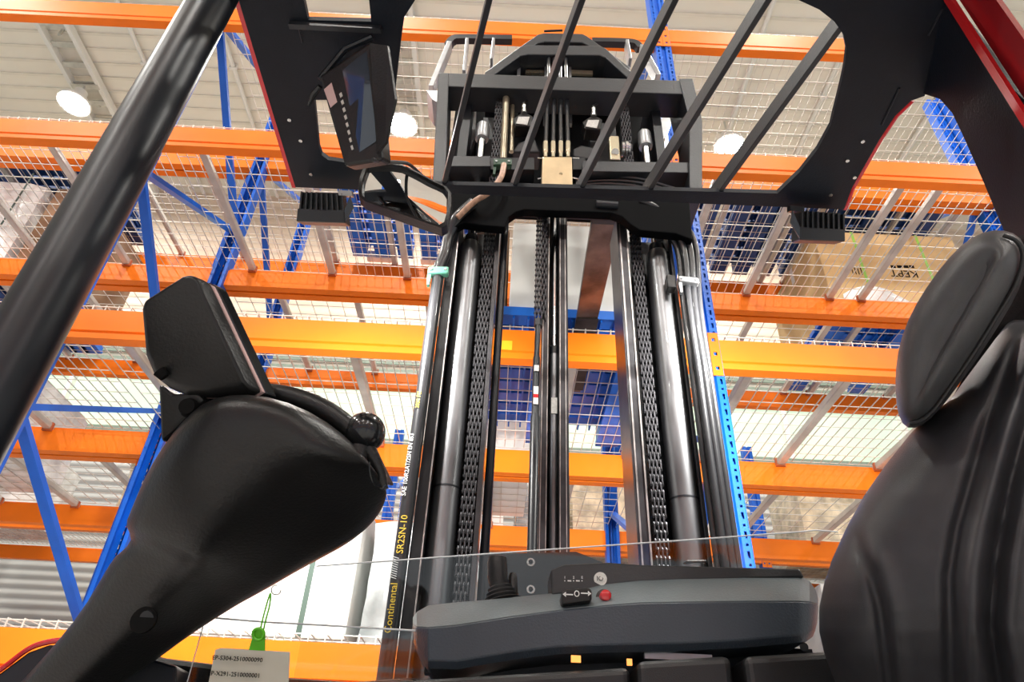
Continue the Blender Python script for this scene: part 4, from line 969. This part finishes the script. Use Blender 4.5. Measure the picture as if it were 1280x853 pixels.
# ---- seat -----------------------------------------------------------
def interp(tbl, y):
    if y <= tbl[0][0]: return tbl[0][1]
    for (a, b_), (c_, d) in zip(tbl[:-1], tbl[1:]):
        if a <= y <= c_:
            t_ = (y-a)/(c_-a); return b_+(d-b_)*t_
    return tbl[-1][1]
left_tbl = [(400, 1262), (440, 1232), (497, 1190), (520, 1160), (540, 1140), (580, 1108), (620, 1080), (660, 1058), (700, 1040), (730, 1030), (760, 1024), (790, 1024), (820, 1031), (853, 1044), (900, 1062), (960, 1085)]
def gau(d, s_): return math.exp(-(d/s_)**2)
nx, ny = 130, 90; fr_, bk_ = [], []
for j in range(ny):
    y = 400+j*(960-400)/(ny-1); xl_ = interp(left_tbl, y)
    for i in range(nx):
        u = i/(nx-1); x = xl_ + (1460-xl_)*u**1.25
        d = x-xl_
        c = 0.80 - 0.00055*d - 0.00006*(y-400)
        e = min(1, d/70); c += 0.07*(1-math.sqrt(max(0, 1-(1-e)**2)))       # rolled far edge
        top = min(1, max(0, (y-400)/60.0)); c += 0.06*(1-math.sqrt(max(0, 1-(1-top)**2)))
        # creases between bolsters and centre panel
        if y > 640:
            xc = interp([(640, 1062), (690, 1076), (720, 1090), (760, 1101), (853, 1112), (960, 1120)], y)
            c += 0.010*gau(x-xc, 9)*min(1, (y-640)/60) - 0.006*gau(x-xc-16, 13)*min(1, (y-640)/60)
        xc2 = interp([(400, 1290), (520, 1245), (580, 1228), (660, 1205), (720, 1195), (853, 1196), (960, 1200)], y)
        c += 0.012*gau(x-xc2+6, 11) - 0.014*gau(x-xc2-18, 20)
        xc3 = interp([(400, 1330), (600, 1275), (700, 1257), (780, 1250), (853, 1262), (960, 1275)], y)
        c += 0.014*gau(x-xc3+12, 12) - 0.008*gau(x-xc3-10, 12)
        fr_.append(PD(x, y, c)); bk_.append(PD(x, y, max(c+0.03, 0.90-0.0003*d)) + V((0.02, 0.0, 0.0)))
b = MB(); N = nx*ny; fs_ = []
for j in range(ny-1):
    for i in range(nx-1):
        q = (j*nx+i, j*nx+i+1, (j+1)*nx+i+1, (j+1)*nx+i); fs_ += [q, tuple(k+N for k in reversed(q))]
bd = [j*nx for j in range(ny)] + [(ny-1)*nx+i for i in range(1, nx)] + [j*nx+nx-1 for j in range(ny-2, -1, -1)] + [i for i in range(nx-2, 0, -1)]
for a, c_ in zip(bd, bd[1:]+bd[:1]): fs_.append((a, c_, c_+N, a+N))
b.add(fr_+bk_, fs_)
seat = b.build('seat_backrest', leather, truck, 60)
# headrest: padded cushion
hpx = [(1119, 490), (1119, 462), (1125, 422), (1144, 380), (1172, 338), (1202, 304), (1228, 289), (1256, 286), (1278, 296), (1287, 322), (1276, 362), (1252, 402), (1224, 446), (1198, 482), (1174, 514), (1154, 533), (1134, 539), (1122, 522)]
HC = 0.78
hcx, hcy = 1195, 415
def hd(x, y): return HC - 0.0003*(x-1120)
ma, mb_ = V((1150, 492, 0)), V((1246, 326, 0))
def medial(x, y):
    d = mb_-ma; k = max(0.0, min(1.0, (V((x, y, 0))-ma).dot(d)/d.length_squared)); return ma+d*k
def hring(ins, dz):
    out = []
    for x, y in hpx:
        m_ = medial(x, y); out.append(PD(x+(m_.x-x)*ins, y+(m_.y-y)*ins, hd(x, y)+dz))
    return out
rings = [hring(i_, d_) for i_, d_ in ((0.97, -0.040), (0.75, -0.039), (0.5, -0.035), (0.28, -0.026), (0.12, -0.012), (0.03, 0.004), (0.0, 0.020), (0.0, 0.075), (0.12, 0.10), (0.5, 0.11), (0.9, 0.11))]
hr_ = MB().loft(rings).build('headrest', leather2, seat, 60, subsurf=1)
sm = hring(0.20, -0.0235)[7:17]
MB().tube(spl(sm, 5), 0.0024, 8).build('headrest_piping', rubber, hr_)
# back shell behind the cushions
MB().prism([PD(x, y, 0.90) for x, y in [(1235, 310), (1262, 292), (1300, 286), (1480, 300), (1480, 620), (1180, 620), (1160, 545), (1200, 470), (1240, 400)]], (0.05, 0.04, 0.0)).build('seat_shell', plastic, seat, 0, bevel=0.01)
MB().prism([PD(x, y, 0.80) for x, y in [(1085, 955), (1440, 955), (1440, 1050), (1100, 1050)]], (0.05, 0.12, -0.1)).build('seat_base', black, seat, 0)

# ================================================================== HANGING TAG
TC = 0.80
tg = thing('inspection_tag', 'beige printed card tag hanging by a green tie below the steering column', 'tag', PD(315, 812, TC))
ca = [PD(269, 813, TC), PD(276, 811, TC), PD(362, 816, TC), PD(358, 900, TC-0.01), PD(252, 896, TC-0.01)]
cn = (ca[2]-ca[0]).cross(ca[3]-ca[0]).normalized()
if cn.dot(O-ca[0]) < 0: cn = -cn
crd = MB().prism(ca, -cn*0.002).build('tag_card', card, tg, 0)
xd = PD(330, 826, TC)-PD(265, 822.5, TC)
text('EP-S304-2510000090', 'print', ink_hole, crd, PD(297, 824, TC-0.0035), xd, cn, 0.0068)
text('EP-X291-2510000001', 'print', ink_hole, crd, PD(293, 843.5, TC-0.0055), xd, cn, 0.0068)
MB().prism([PD(310, 814, TC), PD(314, 800, TC), (PD(317, 790, TC)), PD(321, 785, TC), PD(328, 785, TC), PD(331, 790, TC), PD(331, 814, TC)], (0, 0.004, 0)).build('green_clip', greentie, tg, 0, bevel=0.001)
MB().tube([PD(323+7*math.cos(a), 793+7*math.sin(a), TC-0.001) for a in [2*math.pi*k/14 for k in range(15)]], 0.0018, 8).build('clip_ring', greentie, tg)
MB().tube(spl([PD(325, 790, TC), PD(328, 776, TC), PD(333, 757, TC+0.003), PD(338, 742, TC+0.006), PD(337, 757, TC+0.004), PD(332, 776, TC), PD(329, 790, TC)], 6), 0.0011, 6).build('tie_loop', strap_gn if False else greentie, tg)
MB().tube([PD(345+6*math.cos(a), 738+6*math.sin(a), TC+0.008) for a in [2*math.pi*k/14 for k in range(12)]], 0.0009, 6).build('wire_hook', nickel, tg)

# parts that look different from the rest of the truck
for nm, lb_ in dict(red_button='red push button', valve_manifold='gold plated metal valve block', steering_knob='glossy black ball knob', mirror='black framed mirror reflecting the racks',
                    monitor='black monitor with a hood and a row of buttons', red_panel='glossy red body panel', windscreen='clear plastic sheet with a pale top edge', fork='brown worn steel fork').items():
    bpy.data.objects[nm]['label'] = lb_
